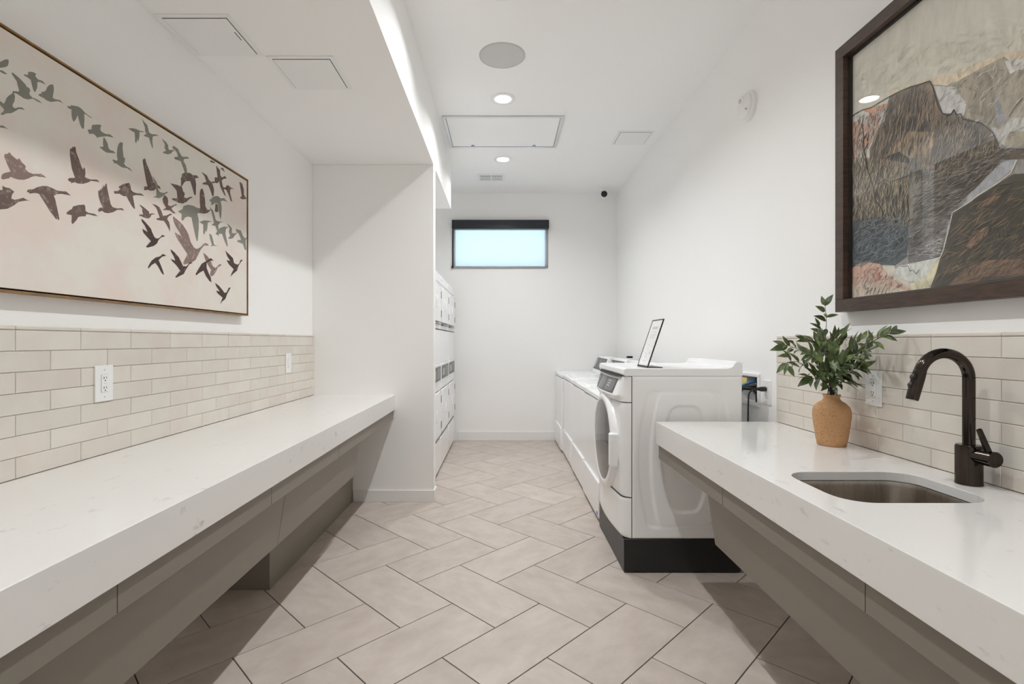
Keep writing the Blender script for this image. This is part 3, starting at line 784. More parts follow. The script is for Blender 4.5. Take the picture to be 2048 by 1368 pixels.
]
def flat_poly(mb, pts, x, col=None):
    """tessellated polygon of (y, z) points on the plane x"""
    tris = tessellate_polygon([[Vector((a, b, 0)) for a, b in pts]])
    mb.add([(x, a, b) for a, b in pts], [tuple(t) for t in tris], col)
cy0, cy1, cz0, cz1 = BY0 + fr + cg, BY1 - fr - cg, BZ0 + fr + cg, BZ1 - fr - cg
for zf, ink, layer, pts in BIRDS:
    ox, oy, s = ZF[zf]
    w = [on_plane(ox + a / s, oy + b / s, cx) for a, b in pts]
    w = clip(w, cy0, cy1, cz0, cz1)
    if len(w) < 3: continue
    mb = MB(); flat_poly(mb, w, cx + 0.0004 + 0.0002 * layer)
    mb.build('printed_bird', INKS[ink], canvas)

# mountain picture on the right wall
mx = XR - 0.050
MY0, MY1, MZ0, MZ1 = 1.02, 2.224, 1.438, 2.582
mp_ = thing('mountain_picture', (XR, 1.6, MZ0), 'large mountain sketch behind glass in a dark walnut frame', 'picture')
mf = 0.052
for a in ((MY0, MY1, MZ0, MZ0 + mf), (MY0, MY1, MZ1 - mf, MZ1), (MY0, MY0 + mf, MZ0 + mf, MZ1 - mf), (MY1 - mf, MY1, MZ0 + mf, MZ1 - mf)):
    MB().box(mx, XR, *a).build('frame_rail', WALNUT, mp_, bevel=0.0015)
iy0, iy1, iz0, iz1 = MY0 + mf, MY1 - mf, MZ0 + mf, MZ1 - mf
for a in ((iy0, iy1, iz0, iz0 + 0.006), (iy0, iy1, iz1 - 0.006, iz1), (iy0, iy0 + 0.006, iz0 + 0.006, iz1 - 0.006), (iy1 - 0.006, iy1, iz0 + 0.006, iz1 - 0.006)):
    MB().box(XR - 0.024, XR - 0.010, *a).build('spacer', SHADOWGAP, mp_)
axp = XR - 0.012
ART = {}
def ink(r, g, b):
    kx = 'art_%d_%d_%d' % (r, g, b)
    if kx not in ART:
        c = tuple(min(0.9, v * 1.30) for v in rgb(r, g, b))
        d = tuple(v * 0.72 for v in c)
        ART[kx] = M(kx, c, 0.85, noise=(60, d, 0.42, 0.64, (1, 1, 0.45)))
    return ART[kx]
sheet = B('sheet', M('art_sky', rgb(230, 225, 209), 0.85, noise=(24, rgb(212, 209, 194), 0.35, 0.65, (1, 1, 0.4))), (axp, XR - 0.004, iy0, iy1, iz0, iz1), mp_)
def m1(pts): return [(1640 + a / 4.025, b / 4.025) for a, b in pts]
def m2(pts): return [(1640 + a / 4.274, 320 + b / 4.274) for a, b in pts]
FARX = 2420
def ext(pts):
    """points on the cut edge of the photograph carry on to the picture's end"""
    return [(FARX if px > 2040 else px, py) for px, py in pts]
REG = [
 (rgb, (214, 198, 172), m1([(560, 740), (890, 630), (1040, 600), (1480, 420), (1642, 300), (1642, 620), (900, 760), (560, 800)])),
 (0, (166, 157, 140), m1([(890, 680), (1040, 690), (1260, 570), (1480, 455), (1530, 490), (1642, 470), (1642, 1250), (1300, 1250), (1100, 1000), (960, 940)])),
 (0, (198, 196, 192), m1([(915, 690), (1000, 695), (1090, 700), (1120, 760), (1180, 830), (1160, 930), (1040, 930), (985, 910), (950, 800)])),
 (0, (206, 203, 196), m1([(1485, 490), (1560, 480), (1642, 455), (1642, 570), (1600, 560), (1530, 595)])),
 (0, (150, 142, 126), m1([(1330, 560), (1390, 640), (1400, 800), (1490, 960), (1440, 1025), (1230, 960), (1200, 900), (1270, 700)])),
 (0, (146, 146, 148), m1([(1400, 740), (1450, 820), (1500, 970), (1445, 1020), (1410, 880)])),
 (0, (190, 188, 180), m1([(1370, 1020), (1450, 1040), (1540, 950), (1642, 890), (1642, 1010), (1530, 1060), (1480, 1170), (1430, 1150), (1400, 1070)])),
 (0, (158, 158, 160), m1([(1420, 1130), (1500, 1180), (1642, 1050), (1642, 1368), (1400, 1400), (1380, 1300)])),
 # grey slope with the river
 (0, (150, 146, 142), m2([(1744, -60), (1744, 60), (1560, 200), (1140, 450), (1100, 620), (1030, 850), (640, 930), (640, 300), (1100, 60), (1400, -60)])),
 (0, (168, 170, 172), m2([(1690, -20), (1640, 80), (1500, 200), (1330, 320), (1140, 450), (1090, 640), (1010, 640), (1080, 480), (1200, 340), (1400, 160), (1560, 0), (1600, -60)])),
 # dome
 (0, (118, 108, 95), m1([(560, 780), (730, 700), (890, 650), (920, 710), (990, 910), (1060, 915), (1085, 880), (1105, 925), (1150, 945), (1300, 985), (1400, 1070), (1455, 1190), (1380, 1330), (1200, 1390), (860, 1480), (400, 1480), (400, 1200), (500, 980)])),
 (0, (150, 132, 112), m1([(860, 680), (900, 680), (985, 910), (900, 1080), (850, 900)])),
 (0, (92, 86, 82), m1([(640, 960), (760, 930), (860, 960), (900, 1060), (760, 1060), (650, 1050)])),
 (0, (170, 150, 122), m1([(700, 1060), (860, 1060), (920, 1060), (900, 1200), (880, 1368), (480, 1420), (480, 1300), (640, 1140)])),
 (0, (196, 176, 138), m1([(870, 1070), (920, 1065), (910, 1180), (885, 1200)])),
 (0, (70, 66, 62), m1([(440, 1290), (560, 1250), (640, 1220), (740, 1290), (770, 1368), (690, 1340), (600, 1300), (500, 1310)])),
 (0, (76, 70, 58), m1([(940, 1340), (1150, 1260), (1400, 1170), (1455, 1190), (1400, 1368), (1100, 1480), (860, 1480)])),
 # left cliff in orange and white
 (0, (204, 152, 120), m1([(240, 965), (350, 885), (550, 830), (500, 985), (430, 1120), (360, 1230), (330, 1368), (240, 1368)])),
 (0, (200, 196, 188), m1([(240, 960), (340, 890), (400, 910), (390, 980), (350, 1000), (330, 960), (260, 990)])),
 (0, (196, 192, 184), m1([(470, 920), (545, 850), (520, 980), (470, 1010), (440, 1090), (360, 1200), (410, 1090), (480, 980)])),
 (0, (186, 182, 172), m1([(330, 1190), (350, 1230), (320, 1368), (270, 1368), (300, 1250)])),
 # middle cliffs
 (0, (148, 134, 114), m2([(240, -20), (480, -20), (770, 30), (770, 480), (560, 560), (240, 560)])),
 (0, (178, 162, 134), m2([(480, 100), (560, 60), (680, 50), (770, 90), (740, 150), (600, 180), (490, 190)])),
 (0, (110, 100, 90), m2([(490, 200), (600, 190), (700, 200), (760, 240), (760, 480), (600, 520), (500, 430)])),
 (0, (186, 164, 128), m2([(620, 200), (680, 190), (660, 290), (625, 300)])),
 (0, (132, 128, 118), m2([(770, -20), (870, -20), (870, 560), (770, 600)])),
 (0, (96, 86, 72), m2([(870, 110), (1150, 0), (1400, -100), (1744, -100), (1560, 0), (1380, 190), (1160, 400), (880, 420)])),
 (0, (82, 78, 72), m2([(870, 380), (1150, 410), (1060, 470), (870, 520)])),
 # dark teal shade and cross-hatched slope
 (0, (84, 92, 96), m2([(240, 520), (560, 480), (770, 440), (760, 700), (740, 830), (640, 900), (420, 890), (240, 930)])),
 (0, (122, 118, 116), m2([(760, 560), (900, 500), (1090, 560), (1030, 840), (760, 880)])),
 (0, (196, 176, 150), m2([(645, 565), (745, 512), (720, 545), (655, 580)])),
 # dark hill at right
 (0, (78, 72, 60), m2([(1744, 40), (1660, 120), (1530, 200), (1360, 310), (1200, 410), (1140, 450), (1110, 600), (1060, 760), (1000, 960), (940, 1110), (1744, 1110)])),
 (0, (150, 118, 92), m2([(1250, 740), (1320, 650), (1400, 580), (1450, 570), (1440, 640), (1300, 760)])),
 (0, (140, 112, 90), m2([(1340, 400), (1440, 320), (1560, 300), (1480, 370), (1360, 420)])),
 (0, (132, 104, 84), m2([(1100, 1090), (1200, 960), (1400, 860), (1744, 780), (1744, 900), (1400, 1000), (1300, 1080)])),
 (0, (176, 150, 120), m2([(1060, 1110), (1300, 1060), (1744, 960), (1744, 1110)])),
 # pale foreground patches
 (0, (208, 210, 202), m2([(640, 950), (680, 905), (900, 860), (1030, 830), (985, 960), (900, 1030), (780, 1045), (690, 1010)])),
 (0, (222, 210, 176), m2([(770, 1060), (900, 1010), (985, 880), (1035, 820), (1000, 960), (940, 1110), (800, 1120)])),
 (0, (208, 170, 148), m2([(240, 1180), (255, 945), (330, 890), (400, 868), (520, 890), (560, 960), (600, 1010), (700, 1050), (800, 1120), (500, 1180)])),
 (0, (188, 128, 104), m2([(440, 960), (500, 930), (530, 1000), (480, 1040)])),
 (0, (206, 190, 168), m2([(240, 1180), (260, 1060), (400, 1040), (600, 1070), (760, 1120), (500, 1180)])),
]
for n, (_, c, pts) in enumerate(REG):
    w = [on_plane(a, b, axp) for a, b in ext(pts)]
    w = clip(w, iy0 + 0.007, iy1 - 0.007, iz0 + 0.007, iz1 - 0.007)
    if len(w) < 3: continue
    mb = MB(); flat_poly(mb, w, axp - 0.00015 - 0.00006 * n)
    mb.build('drawn_patch', ink(*c), sheet)
XST = axp - 0.0032
def strokes(poly, count, ang, spread, ln, wd, cols, seed):
    """pencil hatching inside a pixel polygon, one mesh per pencil colour"""
    rnd = random.Random(seed)
    xs = [p[0] for p in poly]; ys = [p[1] for p in poly]
    mbs = [MB() for _ in cols]
    def inside(x, y):
        r = False
        for i in range(len(poly)):
            (xa, ya), (xb, yb) = poly[i - 1], poly[i]
            if (ya > y) != (yb > y) and x < (xb - xa) * (y - ya) / (yb - ya) + xa: r = not r
        return r
    done = 0; tries = 0
    while done < count and tries < count * 12:
        tries += 1
        x, y = rnd.uniform(min(xs), max(xs)), rnd.uniform(min(ys), max(ys))
        if not inside(x, y): continue
        a = math.radians(ang + rnd.gauss(0, spread)); l = ln * rnd.uniform(0.8, 2.1) / 2
        d = (math.cos(a), -math.sin(a)); nn = (math.sin(a), math.cos(a))
        w2 = wd * rnd.uniform(0.5, 1.25) / 2; bend = rnd.uniform(-1.5, 1.5)
        q = [(x - d[0] * l, y - d[1] * l), (x + nn[0] * (bend + w2), y + nn[1] * (bend + w2)), (x + d[0] * l, y + d[1] * l), (x + nn[0] * (bend - w2), y + nn[1] * (bend - w2))]
        if not (inside(*q[0]) and inside(*q[2])) and rnd.random() < 0.8: continue
        w = [on_plane(u, v, axp) for u, v in q]
        if min(t[0] for t in w) < iy0 + .007 or max(t[0] for t in w) > iy1 - .007 or min(t[1] for t in w) < iz0 + .007 or max(t[1] for t in w) > iz1 - .007: continue
        k_ = rnd.randrange(len(cols))
        mbs[k_].add([(XST - 0.00001 * k_, u, v) for u, v in w], [(0, 1, 2, 3)])
        done += 1
    for mb, c in zip(mbs, cols):
        if mb.v: tag(mb.build('pencil_hatching', ink(*c), sheet), kind='stuff')
DK, MDK, LT, TAN = (52, 48, 44), (84, 78, 70), (196, 190, 178), (186, 160, 130)
strokes(m1([(560, 780), (890, 650), (990, 910), (1300, 985), (1455, 1190), (1200, 1390), (860, 1480), (400, 1480), (400, 1200), (500, 980)]), 1612, 78, 10, 16, 0.9, [DK, DK, MDK, MDK, TAN], 1)
strokes(m1([(920, 940), (1300, 985), (1455, 1190), (1200, 1390), (900, 1400)]), 624, 60, 10, 18, 0.8, [DK, DK, MDK, (150, 140, 122)], 2)
strokes(m2([(240, 0), (770, 0), (770, 560), (240, 560)]), 1352, 84, 12, 15, 0.9, [DK, DK, MDK, (196, 180, 150)], 3)
strokes(m2([(240, 520), (760, 440), (740, 830), (420, 890), (240, 930)]), 1248, 40, 30, 14, 0.9, [(44, 52, 56), (44, 52, 56), (60, 66, 70), (140, 148, 150)], 4)
strokes(m2([(870, 110), (1400, -100), (1700, -100), (1380, 190), (1100, 560), (760, 880), (770, 560)]), 1612, 24, 14, 18, 0.9, [DK, DK, MDK, (160, 152, 140)], 5)
strokes(ext(m2([(1744, 40), (1530, 200), (1140, 450), (1000, 960), (940, 1110), (1744, 1110)])), 2340, 36, 18, 24, 1.1, [(40, 37, 30), (40, 37, 30), (58, 53, 42), (150, 126, 98), (110, 98, 80)], 6)
strokes(m2([(770, 800), (1030, 640), (1090, 560), (1030, 840)]), 338, 10, 12, 14, 0.8, [(70, 68, 70), (206, 202, 198)], 7)
strokes(m1([(240, 965), (550, 830), (430, 1120), (330, 1368), (240, 1368)]), 208, 75, 18, 18, 1.1, [(60, 56, 52), (214, 204, 192)], 8)
strokes(ext(m1([(920, 690), (1480, 455), (1642, 470), (1642, 1250), (1300, 1250)])), 598, 50, 25, 18, 0.9, [(110, 106, 98), (214, 210, 204), (130, 124, 112)], 9)
strokes(ext(m1([(240, 470), (1642, -200), (1642, 440), (890, 640), (240, 900)])), 1092, 55, 30, 18, 0.7, [(186, 182, 168), (206, 200, 182)], 10)
strokes(m2([(270, 1150), (280, 950), (520, 890), (780, 1110)]), 234, 65, 25, 12, 0.9, [(70, 66, 66), (196, 150, 128), (222, 200, 178)], 11)
def drawn_line(pts, wd, c):
    mb = MB()
    for i in range(len(pts) - 1):
        (xa, ya), (xb, yb) = pts[i], pts[i + 1]
        l = math.hypot(xb - xa, yb - ya) or 1; nx, ny = -(yb - ya) / l * wd / 2, (xb - xa) / l * wd / 2
        w = [on_plane(u, v, axp) for u, v in ((xa + nx, ya + ny), (xb + nx, yb + ny), (xb - nx, yb - ny), (xa - nx, ya - ny))]
        w = clip(w, iy0 + .007, iy1 - .007, iz0 + .007, iz1 - .007)
        if len(w) > 2: mb.add([(XST - 0.0002, u, v) for u, v in w], [tuple(range(len(w)))])
    if mb.v: mb.build('drawn_line', ink(*c), sheet)
drawn_line(m1([(240, 960), (290, 915), (345, 885), (420, 865), (500, 815), (560, 780), (650, 735), (730, 700), (820, 675), (890, 650)]), 1.6, DK)
drawn_line(m1([(890, 650), (915, 700), (930, 760), (960, 860), (990, 910), (1030, 930), (1065, 915), (1085, 880), (1105, 925), (1140, 915), (1160, 960), (1230, 975), (1300, 990), (1340, 1015), (1400, 1070), (1440, 1150)]), 1.8, (46, 46, 50))
drawn_line(m1([(345, 1000), (360, 1100), (350, 1180), (380, 1290), (385, 1368)]), 2.2, (58, 54, 50))
drawn_line(m2([(390, -10), (430, 130), (460, 220), (480, 340), (540, 430), (545, 540)]), 2.2, (58, 54, 50))
drawn_line(m2([(1690, 0), (1640, 110), (1530, 195), (1360, 300), (1300, 350), (1190, 420), (1140, 450), (1125, 520), (1095, 640), (1060, 780), (1025, 850)]), 1.6, (216, 210, 192))
drawn_line(m1([(1530, 940), (1580, 860), (1642, 790)]), 1.5, (62, 60, 60))
drawn_line(m2([(490, 210), (560, 170), (610, 185), (720, 150), (770, 130)]), 1.6, (70, 64, 58))
drawn_line(m2([(690, 910), (760, 905), (775, 950), (800, 940), (830, 975), (855, 935)]), 0.9, (70, 70, 74))
drawn_line(m2([(400, 1110), (385, 1070), (420, 1000)]), 1.2, (60, 60, 66))
for q in (0, 30, 60, 95, 130, 160):
    drawn_line(m2([(400 + q, 1150), (425 + q, 1090)]), 1.0, (60, 62, 68))
for q in (0, 30, 60, 100, 130):
    drawn_line(m2([(1465 + q, 540 + (q % 40)), (1490 + q, 720 - q // 2)]), 1.0, (44, 42, 34))
B('glass_sheet', PGLASS, (XR - 0.0275, XR - 0.0245, iy0, iy1, iz0, iz1), mp_)

# ------------------------------------------------------------------ machines on the right: dryer on a riser
DY0, DY1 = 2.868, 3.600
DXB = 1.352
rz = 0.192
rs = thing('dryer_riser', (1.0, 3.23, 0), 'low black metal riser base under the near front-loading machine', 'riser')
MB().box(0.684, 1.345, DY0 + 0.002, DY1 - 0.002, 0.006, rz).build('box', BLACK, rs, bevel=0.003)
for x in (0.71, 1.31):
    for y in (DY0 + 0.03, DY1 - 0.03):
        MB().lathe([(0.018, 0), (0.018, 0.006), (0.008, 0.008)], (x, y, 0), 'z', 16).build('foot', LED, rs, smooth=True)
dr = thing('front_load_dryer', (1.0, 3.23, rz), 'white front-loading machine with round door on the black riser', 'dryer')
z0, z1 = rz + 0.003, 1.112
B('cabinet', APPL, (0.724, DXB, DY0 + 0.010, DY1 - 0.010, z0, z1), dr)
def side_panel(y, sgn, parent):
    nu, nv = 90, 120
    vs = []; fs = []
    def sm(d, w=0.010):
        t = max(0, min(1, 0.5 - d / (2 * w))); return t * t * (3 - 2 * t)
    def shape(x, z, hw, bulge, hh, r):
        v = (z - 0.644) / hh
        w = hw + bulge * (1 - min(1, v * v))
        dx = abs(x - 1.03) - w; dz = abs(z - 0.644) - hh
        return min(max(dx + r, dz + r), 0) + math.hypot(max(dx + r, 0), max(dz + r, 0)) - r
    for i in range(nv + 1):
        z = z0 + (z1 - z0) * i / nv
        for j in range(nu + 1):
            x = 0.7310 + (DXB - 0.7310) * j / nu
            h = -0.006 * sm(shape(x, z, 0.210, 0.055, 0.386, 0.03)) + 0.007 * sm(shape(x, z, 0.150, 0.045, 0.380, 0.04)) - 0.008 * sm(shape(x, z, 0.075, 0.055, 0.300, 0.04))
            if i in (0, nv) or j in (0, nu): h = -0.004
            vs.append((x, y + sgn * h, z))
    for i in range(nv):
        for j in range(nu):
            a = i * (nu + 1) + j; fs.append((a, a + 1, a + nu + 2, a + nu + 1))
    # back sheet closes the panel against the cabinet
    o = MB().add(vs, fs).build('side_panel', APPL, parent, smooth=True, angle=80)
    m = o.modifiers.new('solid', 'SOLIDIFY'); m.thickness = 0.002; m.offset = 0
    return o
side_panel(DY0 + 0.002, -1, dr)
side_panel(DY1 - 0.002, 1, dr)
# front sections, swept over the width
yc = (DY0 + DY1) / 2; hw = (DY1 - DY0) / 2
def front_x(t, z):
    """bowed front: the corners roll back to the cabinet"""
    x = 0.680 - 0.028 * (1 - t * t)
    e_ = max(0, (abs(t) - 0.86) / 0.14)
    return x + 0.050 * (1 - math.sqrt(max(0, 1 - e_ ** 2.2)))
def front_section(name, za, zb, prof, mat=APPL, nz=8):
    """prof(s) = extra x offset over the section height, s 0..1"""
    nt = 44; loops = []
    for i in range(nz + 1):
        s_ = i / nz; z = za + (zb - za) * s_
        l = [(0.7265, yc - hw + 0.003, z)]
        for j in range(nt + 1):
            t = -1 + 2 * j / nt
            x = min(front_x(t, z) + prof(s_, t), 0.7255)
            l.append((x, yc + t * (hw - 0.003), z))
        l.append((0.7265, yc + hw - 0.003, z))
        loops.append(l)
    return MB().loft(loops, True, True).build(name, mat, dr, smooth=True, angle=40)
def rnd_edge(s_, t):
    e_ = min(s_, 1 - s_)
    return 0.010 * max(0, 1 - e_ / 0.06) ** 2
front_section('kick_panel', rz + 0.004, 0.424, rnd_edge, nz=20)
front_section('front_panel', 0.428, 0.962, lambda s_, t: rnd_edge(s_, t) * 0.6, nz=24)
def cprof(s_, t):
    # forward lip low on the panel, sloping back to the top
    k_ = max(0, 1 - (abs(t) / 0.93) ** 8)
    lip = 0.0
    if s_ < 0.22: lip = -0.004 - 0.020 * (s_ / 0.22) ** 2
    else: lip = -0.024 + 0.052 * (s_ - 0.22) / 0.78
    return lip * k_ + (0.0 if k_ > 0 else 0.0)
front_section('control_panel', 0.966, 1.110, cprof, nz=18)
for za, zb in ((0.4232, 0.4288), (0.9612, 0.9668), (1.1092, 1.1128)):
    front_section('panel_seam', za, zb, lambda s_, t: 0.0035, SHADOWGAP, nz=1)
B('rear_seam', SHADOWGAP, (0.722, 0.7315, DY0 + 0.006, DY1 - 0.006, z0, z1), dr)
def cp_point(t, s_):
    z = 0.966 + (1.110 - 0.966) * s_
    return Vector((front_x(t, z) + cprof(s_, t), yc + t * (hw - 0.003), z))
def cp_patch(name, ta, tb, sa, sb, mat, lift, parent):
    vs = []; n = 6
    for i in range(n + 1):
        t = ta + (tb - ta) * i / n
        vs += [cp_point(t, sa) + Vector((-lift, 0, 0.3 * lift)), cp_point(t, sb) + Vector((-lift, 0, 0.3 * lift))]
    for i in range(n + 1):
        t = ta + (tb - ta) * i / n
        vs += [cp_point(t, sa) + Vector((0.002, 0, 0)), cp_point(t, sb) + Vector((0.002, 0, 0))]
    m = 2 * (n + 1); fs = []
    for i in range(n):
        a = 2 * i; fs += [(a, a + 1, a + 3, a + 2), (a + m, a + 2 + m, a + 3 + m, a + 1 + m), (a, a + 2, a + 2 + m, a + m), (a + 1, a + 1 + m, a + 3 + m, a + 3)]
    fs += [(0, m, m + 1, 1), (2 * n, 2 * n + 1, 2 * n + 1 + m, 2 * n + m)]
    return MB().add(vs, fs).build(name, mat, parent)
dp = cp_patch('display', -0.66, 0.42, 0.27, 0.86, DARKP, 0.0015, dr)
cp_patch('display_glass', -0.04, 0.40, 0.31, 0.83, GREYP, 0.0020, dp)
cp_patch('key_field', -0.60, -0.10, 0.33, 0.82, GREYP, 0.0020, dp)
for sv in (0.50, 0.60, 0.70):
    cp_patch('key_row', -0.36, -0.20, sv, sv + 0.035, LIGHTP, 0.0025, dp)
d2 = cp_patch('coin_display', 0.50, 0.84, 0.27, 0.86, DARKP, 0.0015, dr)
cp_patch('key_row', 0.58, 0.78, 0.46, 0.74, GREYP, 0.0022, d2)
cp_patch('card_slot', 0.52, 0.78, 0.10, 0.20, GREYP, 0.003, dr)
# porthole door
DZ = 0.692
xr = 0.658
dor = MB().lathe([(0.245, 0.0), (0.245, -0.022), (0.250, -0.028), (0.268, -0.029), (0.286, -0.022), (0.297, -0.008), (0.300, 0.030), (0.245, 0.030)], (xr, yc, DZ), 'x', 72, False, False).build('door', APPL, dr, smooth=True, angle=50)
MB().lathe([(0.247, 0.004), (0.247, -0.026), (0.18, -0.033), (0.09, -0.037), (0.0001, -0.038)], (xr, yc, DZ), 'x', 72, True, False).build('door_glass', DOORGL, dor, smooth=True)
B('handle_recess', BLACKP, (xr - 0.0335, xr - 0.005, yc - 0.252, yc - 0.228, DZ - 0.105, DZ + 0.085), dor, bevel=0.004)
B('door_handle', APPL, (xr - 0.040, xr + 0.010, yc - 0.300, yc - 0.250, DZ - 0.110, DZ + 0.085), dor, bevel=0.010, seg=4)
# top with rear lip
tp = MB()
prof = [(0.690, 1.1125), (0.682, 1.122), (0.684, 1.152), (0.694, 1.160), (1.270, 1.158), (1.295, 1.166), (1.312, 1.190), (1.325, 1.198), (1.345, 1.196), (1.356, 1.186), (1.357, 1.1125)]
tp.loft([[(x, DY0 + 0.001, z) for x, z in prof], [(x, DY1 - 0.001, z) for x, z in prof]])
tp.build('top', APPL, dr, bevel=0.006, seg=3)

# ------------------------------------------------------------------ top-loading washers
def make_washer(w):
    t = thing('top_load_washer', (0, 0, 0))
    d = 0.665; zt = 0.920
    MB().box(0.02, d - 0.03, 0.02, w - 0.02, 0.0, 0.018).build('foot_base', BLACKP, t)
    MB().box(0, d, 0, w, 0.018, zt - 0.046).build('cabinet', APPL, t, bevel=0.008, seg=3)
    MB().box(-0.016, 0.004, 0.008, w - 0.020, 0.030, 0.292).build('access_panel', APPL, t, bevel=0.012, seg=3)
    MB().box(0.004, d - 0.004, 0.004, w - 0.004, zt - 0.046, zt - 0.042).build('seam', SHADOWGAP, t)
    tp = MB().box(-0.004, d, 0.001, w - 0.001, zt - 0.042, zt).build('top', APPL, t, bevel=0.010, seg=3)
    MB().box(0.045, 0.43, 0.06, w - 0.06, zt - 0.002, zt + 0.009).build('lid', APPL, tp, bevel=0.006, seg=3)
    for y in (0.05, w - 0.05):
        MB().box(-0.006, -0.002, y - 0.008, y + 0.008, zt - 0.030, zt - 0.020).build('clip', LIGHTP, tp)
    # console leaning back
    a, b = 0.47, d - 0.005
    pr = [(a, zt - 0.002), (a + 0.085, zt + 0.195), (a + 0.105, zt + 0.208), (b, zt + 0.200), (b, zt - 0.002)]
    cs = MB().loft([[(x, 0.01, z) for x, z in pr], [(x, w - 0.01, z) for x, z in pr]]).build('console', APPL, t, bevel=0.006, seg=3)
    nx, nz = -0.197, 0.085
    l = math.hypot(nx, nz); nx /= l; nz /= l
    def cpatch(name, y0, y1, s0, s1, mat, lift, par):
        p = lambda y, s_, h: (a + 0.085 * s_ + nx * h, y, zt - 0.002 + 0.197 * s_ + nz * h)
        return MB().hexa([p(y0, s0, 0), p(y1, s0, 0), p(y1, s0, lift), p(y0, s0, lift), p(y0, s1, 0), p(y1, s1, 0), p(y1, s1, lift), p(y0, s1, lift)]).build(name, mat, par)
    f = cpatch('control_face', 0.07, w - 0.07, 0.22, 0.92, DARKP, 0.003, cs)
    cpatch('display', w * 0.42, w * 0.62, 0.36, 0.84, GREYP, 0.0042, f)
    cpatch('key_field', 0.10, w * 0.38, 0.36, 0.84, GREYP, 0.0042, f)
    cpatch('dial_mark', w - 0.14, w - 0.095, 0.36, 0.84, LIGHTP, 0.0042, f)
    return t
w0 = make_washer(0.745)
spots = [(0.702, 3.648, 'white top-loading washer next to the machine on the riser, blue sticker on its foot'),
         (0.708, 4.418, 'white top-loading washer, second beyond the riser machine'),
         (0.712, 5.188, 'white top-loading washer, third beyond the riser machine'),
         (0.694, 5.950, 'white top-loading washer at the far end beside the back wall')]
ws = []
for i, (x, y, lb) in enumerate(spots):
    t = w0 if i == 0 else copy_tree(w0)
    t.location = (x, y, 0)
    if i == 3: t.location.y = 5.958
    tag(t, lb, 'washer', 'top-loading washers along the wall')
    ws.append(t)
bpy.context.view_layer.update()
st = MB().add([(-0.0175, 0.030, 0.048), (-0.0175, 0.085, 0.048), (-0.0175, 0.072, 0.072), (-0.0175, 0.045, 0.072), (-0.0155, 0.030, 0.048), (-0.0155, 0.085, 0.048), (-0.0155, 0.072, 0.072), (-0.0155, 0.045, 0.072)],
              [(0, 1, 2, 3), (7, 6, 5, 4), (0, 4, 5, 1), (1, 5, 6, 2), (2, 6, 7, 3), (3, 7, 4, 0)])
so = st.build('sticker', STICK, None); so.parent = ws[0]
ob = B('hose_fitting', BLACKP, (1.36, 1.42, 5.55, 5.60, 1.128, 1.150), None, bevel=0.004)
tag(ob, 'small black fitting on top of a washer console', 'fitting')

# ------------------------------------------------------------------ sign holder on the dryer
zt = 1.160
sg = thing('sign_holder', (0.83, 2.98, zt), 'black slant-back sign holder with a printed notice on the white machine', 'sign')
sy0, sy1 = 2.885, 3.095
xb, xt, sh = 0.822, 0.915, 0.275
tx, tz = (xt - xb), sh
l = math.hypot(tx, tz); ux, uz = tx / l, tz / l; nx, nz = -uz, ux   # up-slope and outward normal
def sp_(s_, y, h): return (xb + ux * s_ + nx * h, y, zt + 0.004 + uz * s_ + nz * h)
def sbox(name, s0, s1, ya, yb, h0, h1, mat, par):
    return MB().hexa([sp_(s0, ya, h0), sp_(s0, yb, h0), sp_(s0, yb, h1), sp_(s0, ya, h1), sp_(s1, ya, h0), sp_(s1, yb, h0), sp_(s1, yb, h1), sp_(s1, ya, h1)]).build(name, mat, par)
sbox('back', 0, l, sy0, sy1, -0.004, 0, BLACKP, sg)
pg = sbox('notice', 0.007, l - 0.005, sy0 + 0.005, sy1 - 0.005, 0, 0.0006, PAPER, sg)
for s0, s1, ya, yb in ((0, 0.007, sy0, sy1), (l - 0.005, l, sy0, sy1), (0.007, l - 0.005, sy0, sy0 + 0.005), (0.007, l - 0.005, sy1 - 0.005, sy1)):
    sbox('edge', s0, s1, ya, yb, 0, 0.003, BLACKP, sg)
B('foot', BLACKP, (xb - 0.004, xb + 0.085, sy0, sy1, zt, zt + 0.004), sg)
ym = (sy0 + sy1) / 2
for s_, hw_, hh in ((0.238, 0.052, 0.008), (0.212, 0.05, 0.0016), (0.196, 0.058, 0.0016), (0.186, 0.052, 0.0016), (0.176, 0.058, 0.0016)):
    sbox('print_line', s_ - hh, s_ + hh, ym - hw_, ym + hw_, 0.0006, 0.0009, LIGHTP, pg)
rn = random.Random(4)
for k_ in range(30):
    s_ = rn.uniform(0.05, 0.16); y = rn.uniform(sy0 + 0.03, sy1 - 0.03); a = rn.uniform(0.003, 0.009)
    sbox('print_mark', s_ - 0.001, s_ + 0.0012, y - a, y + a, 0.0006, 0.0009, rn.choice((INK, LIGHTP)), pg)
sbox('print_line', 0.034, 0.037, ym - 0.02, ym + 0.03, 0.0006, 0.0009, LIGHTP, pg)

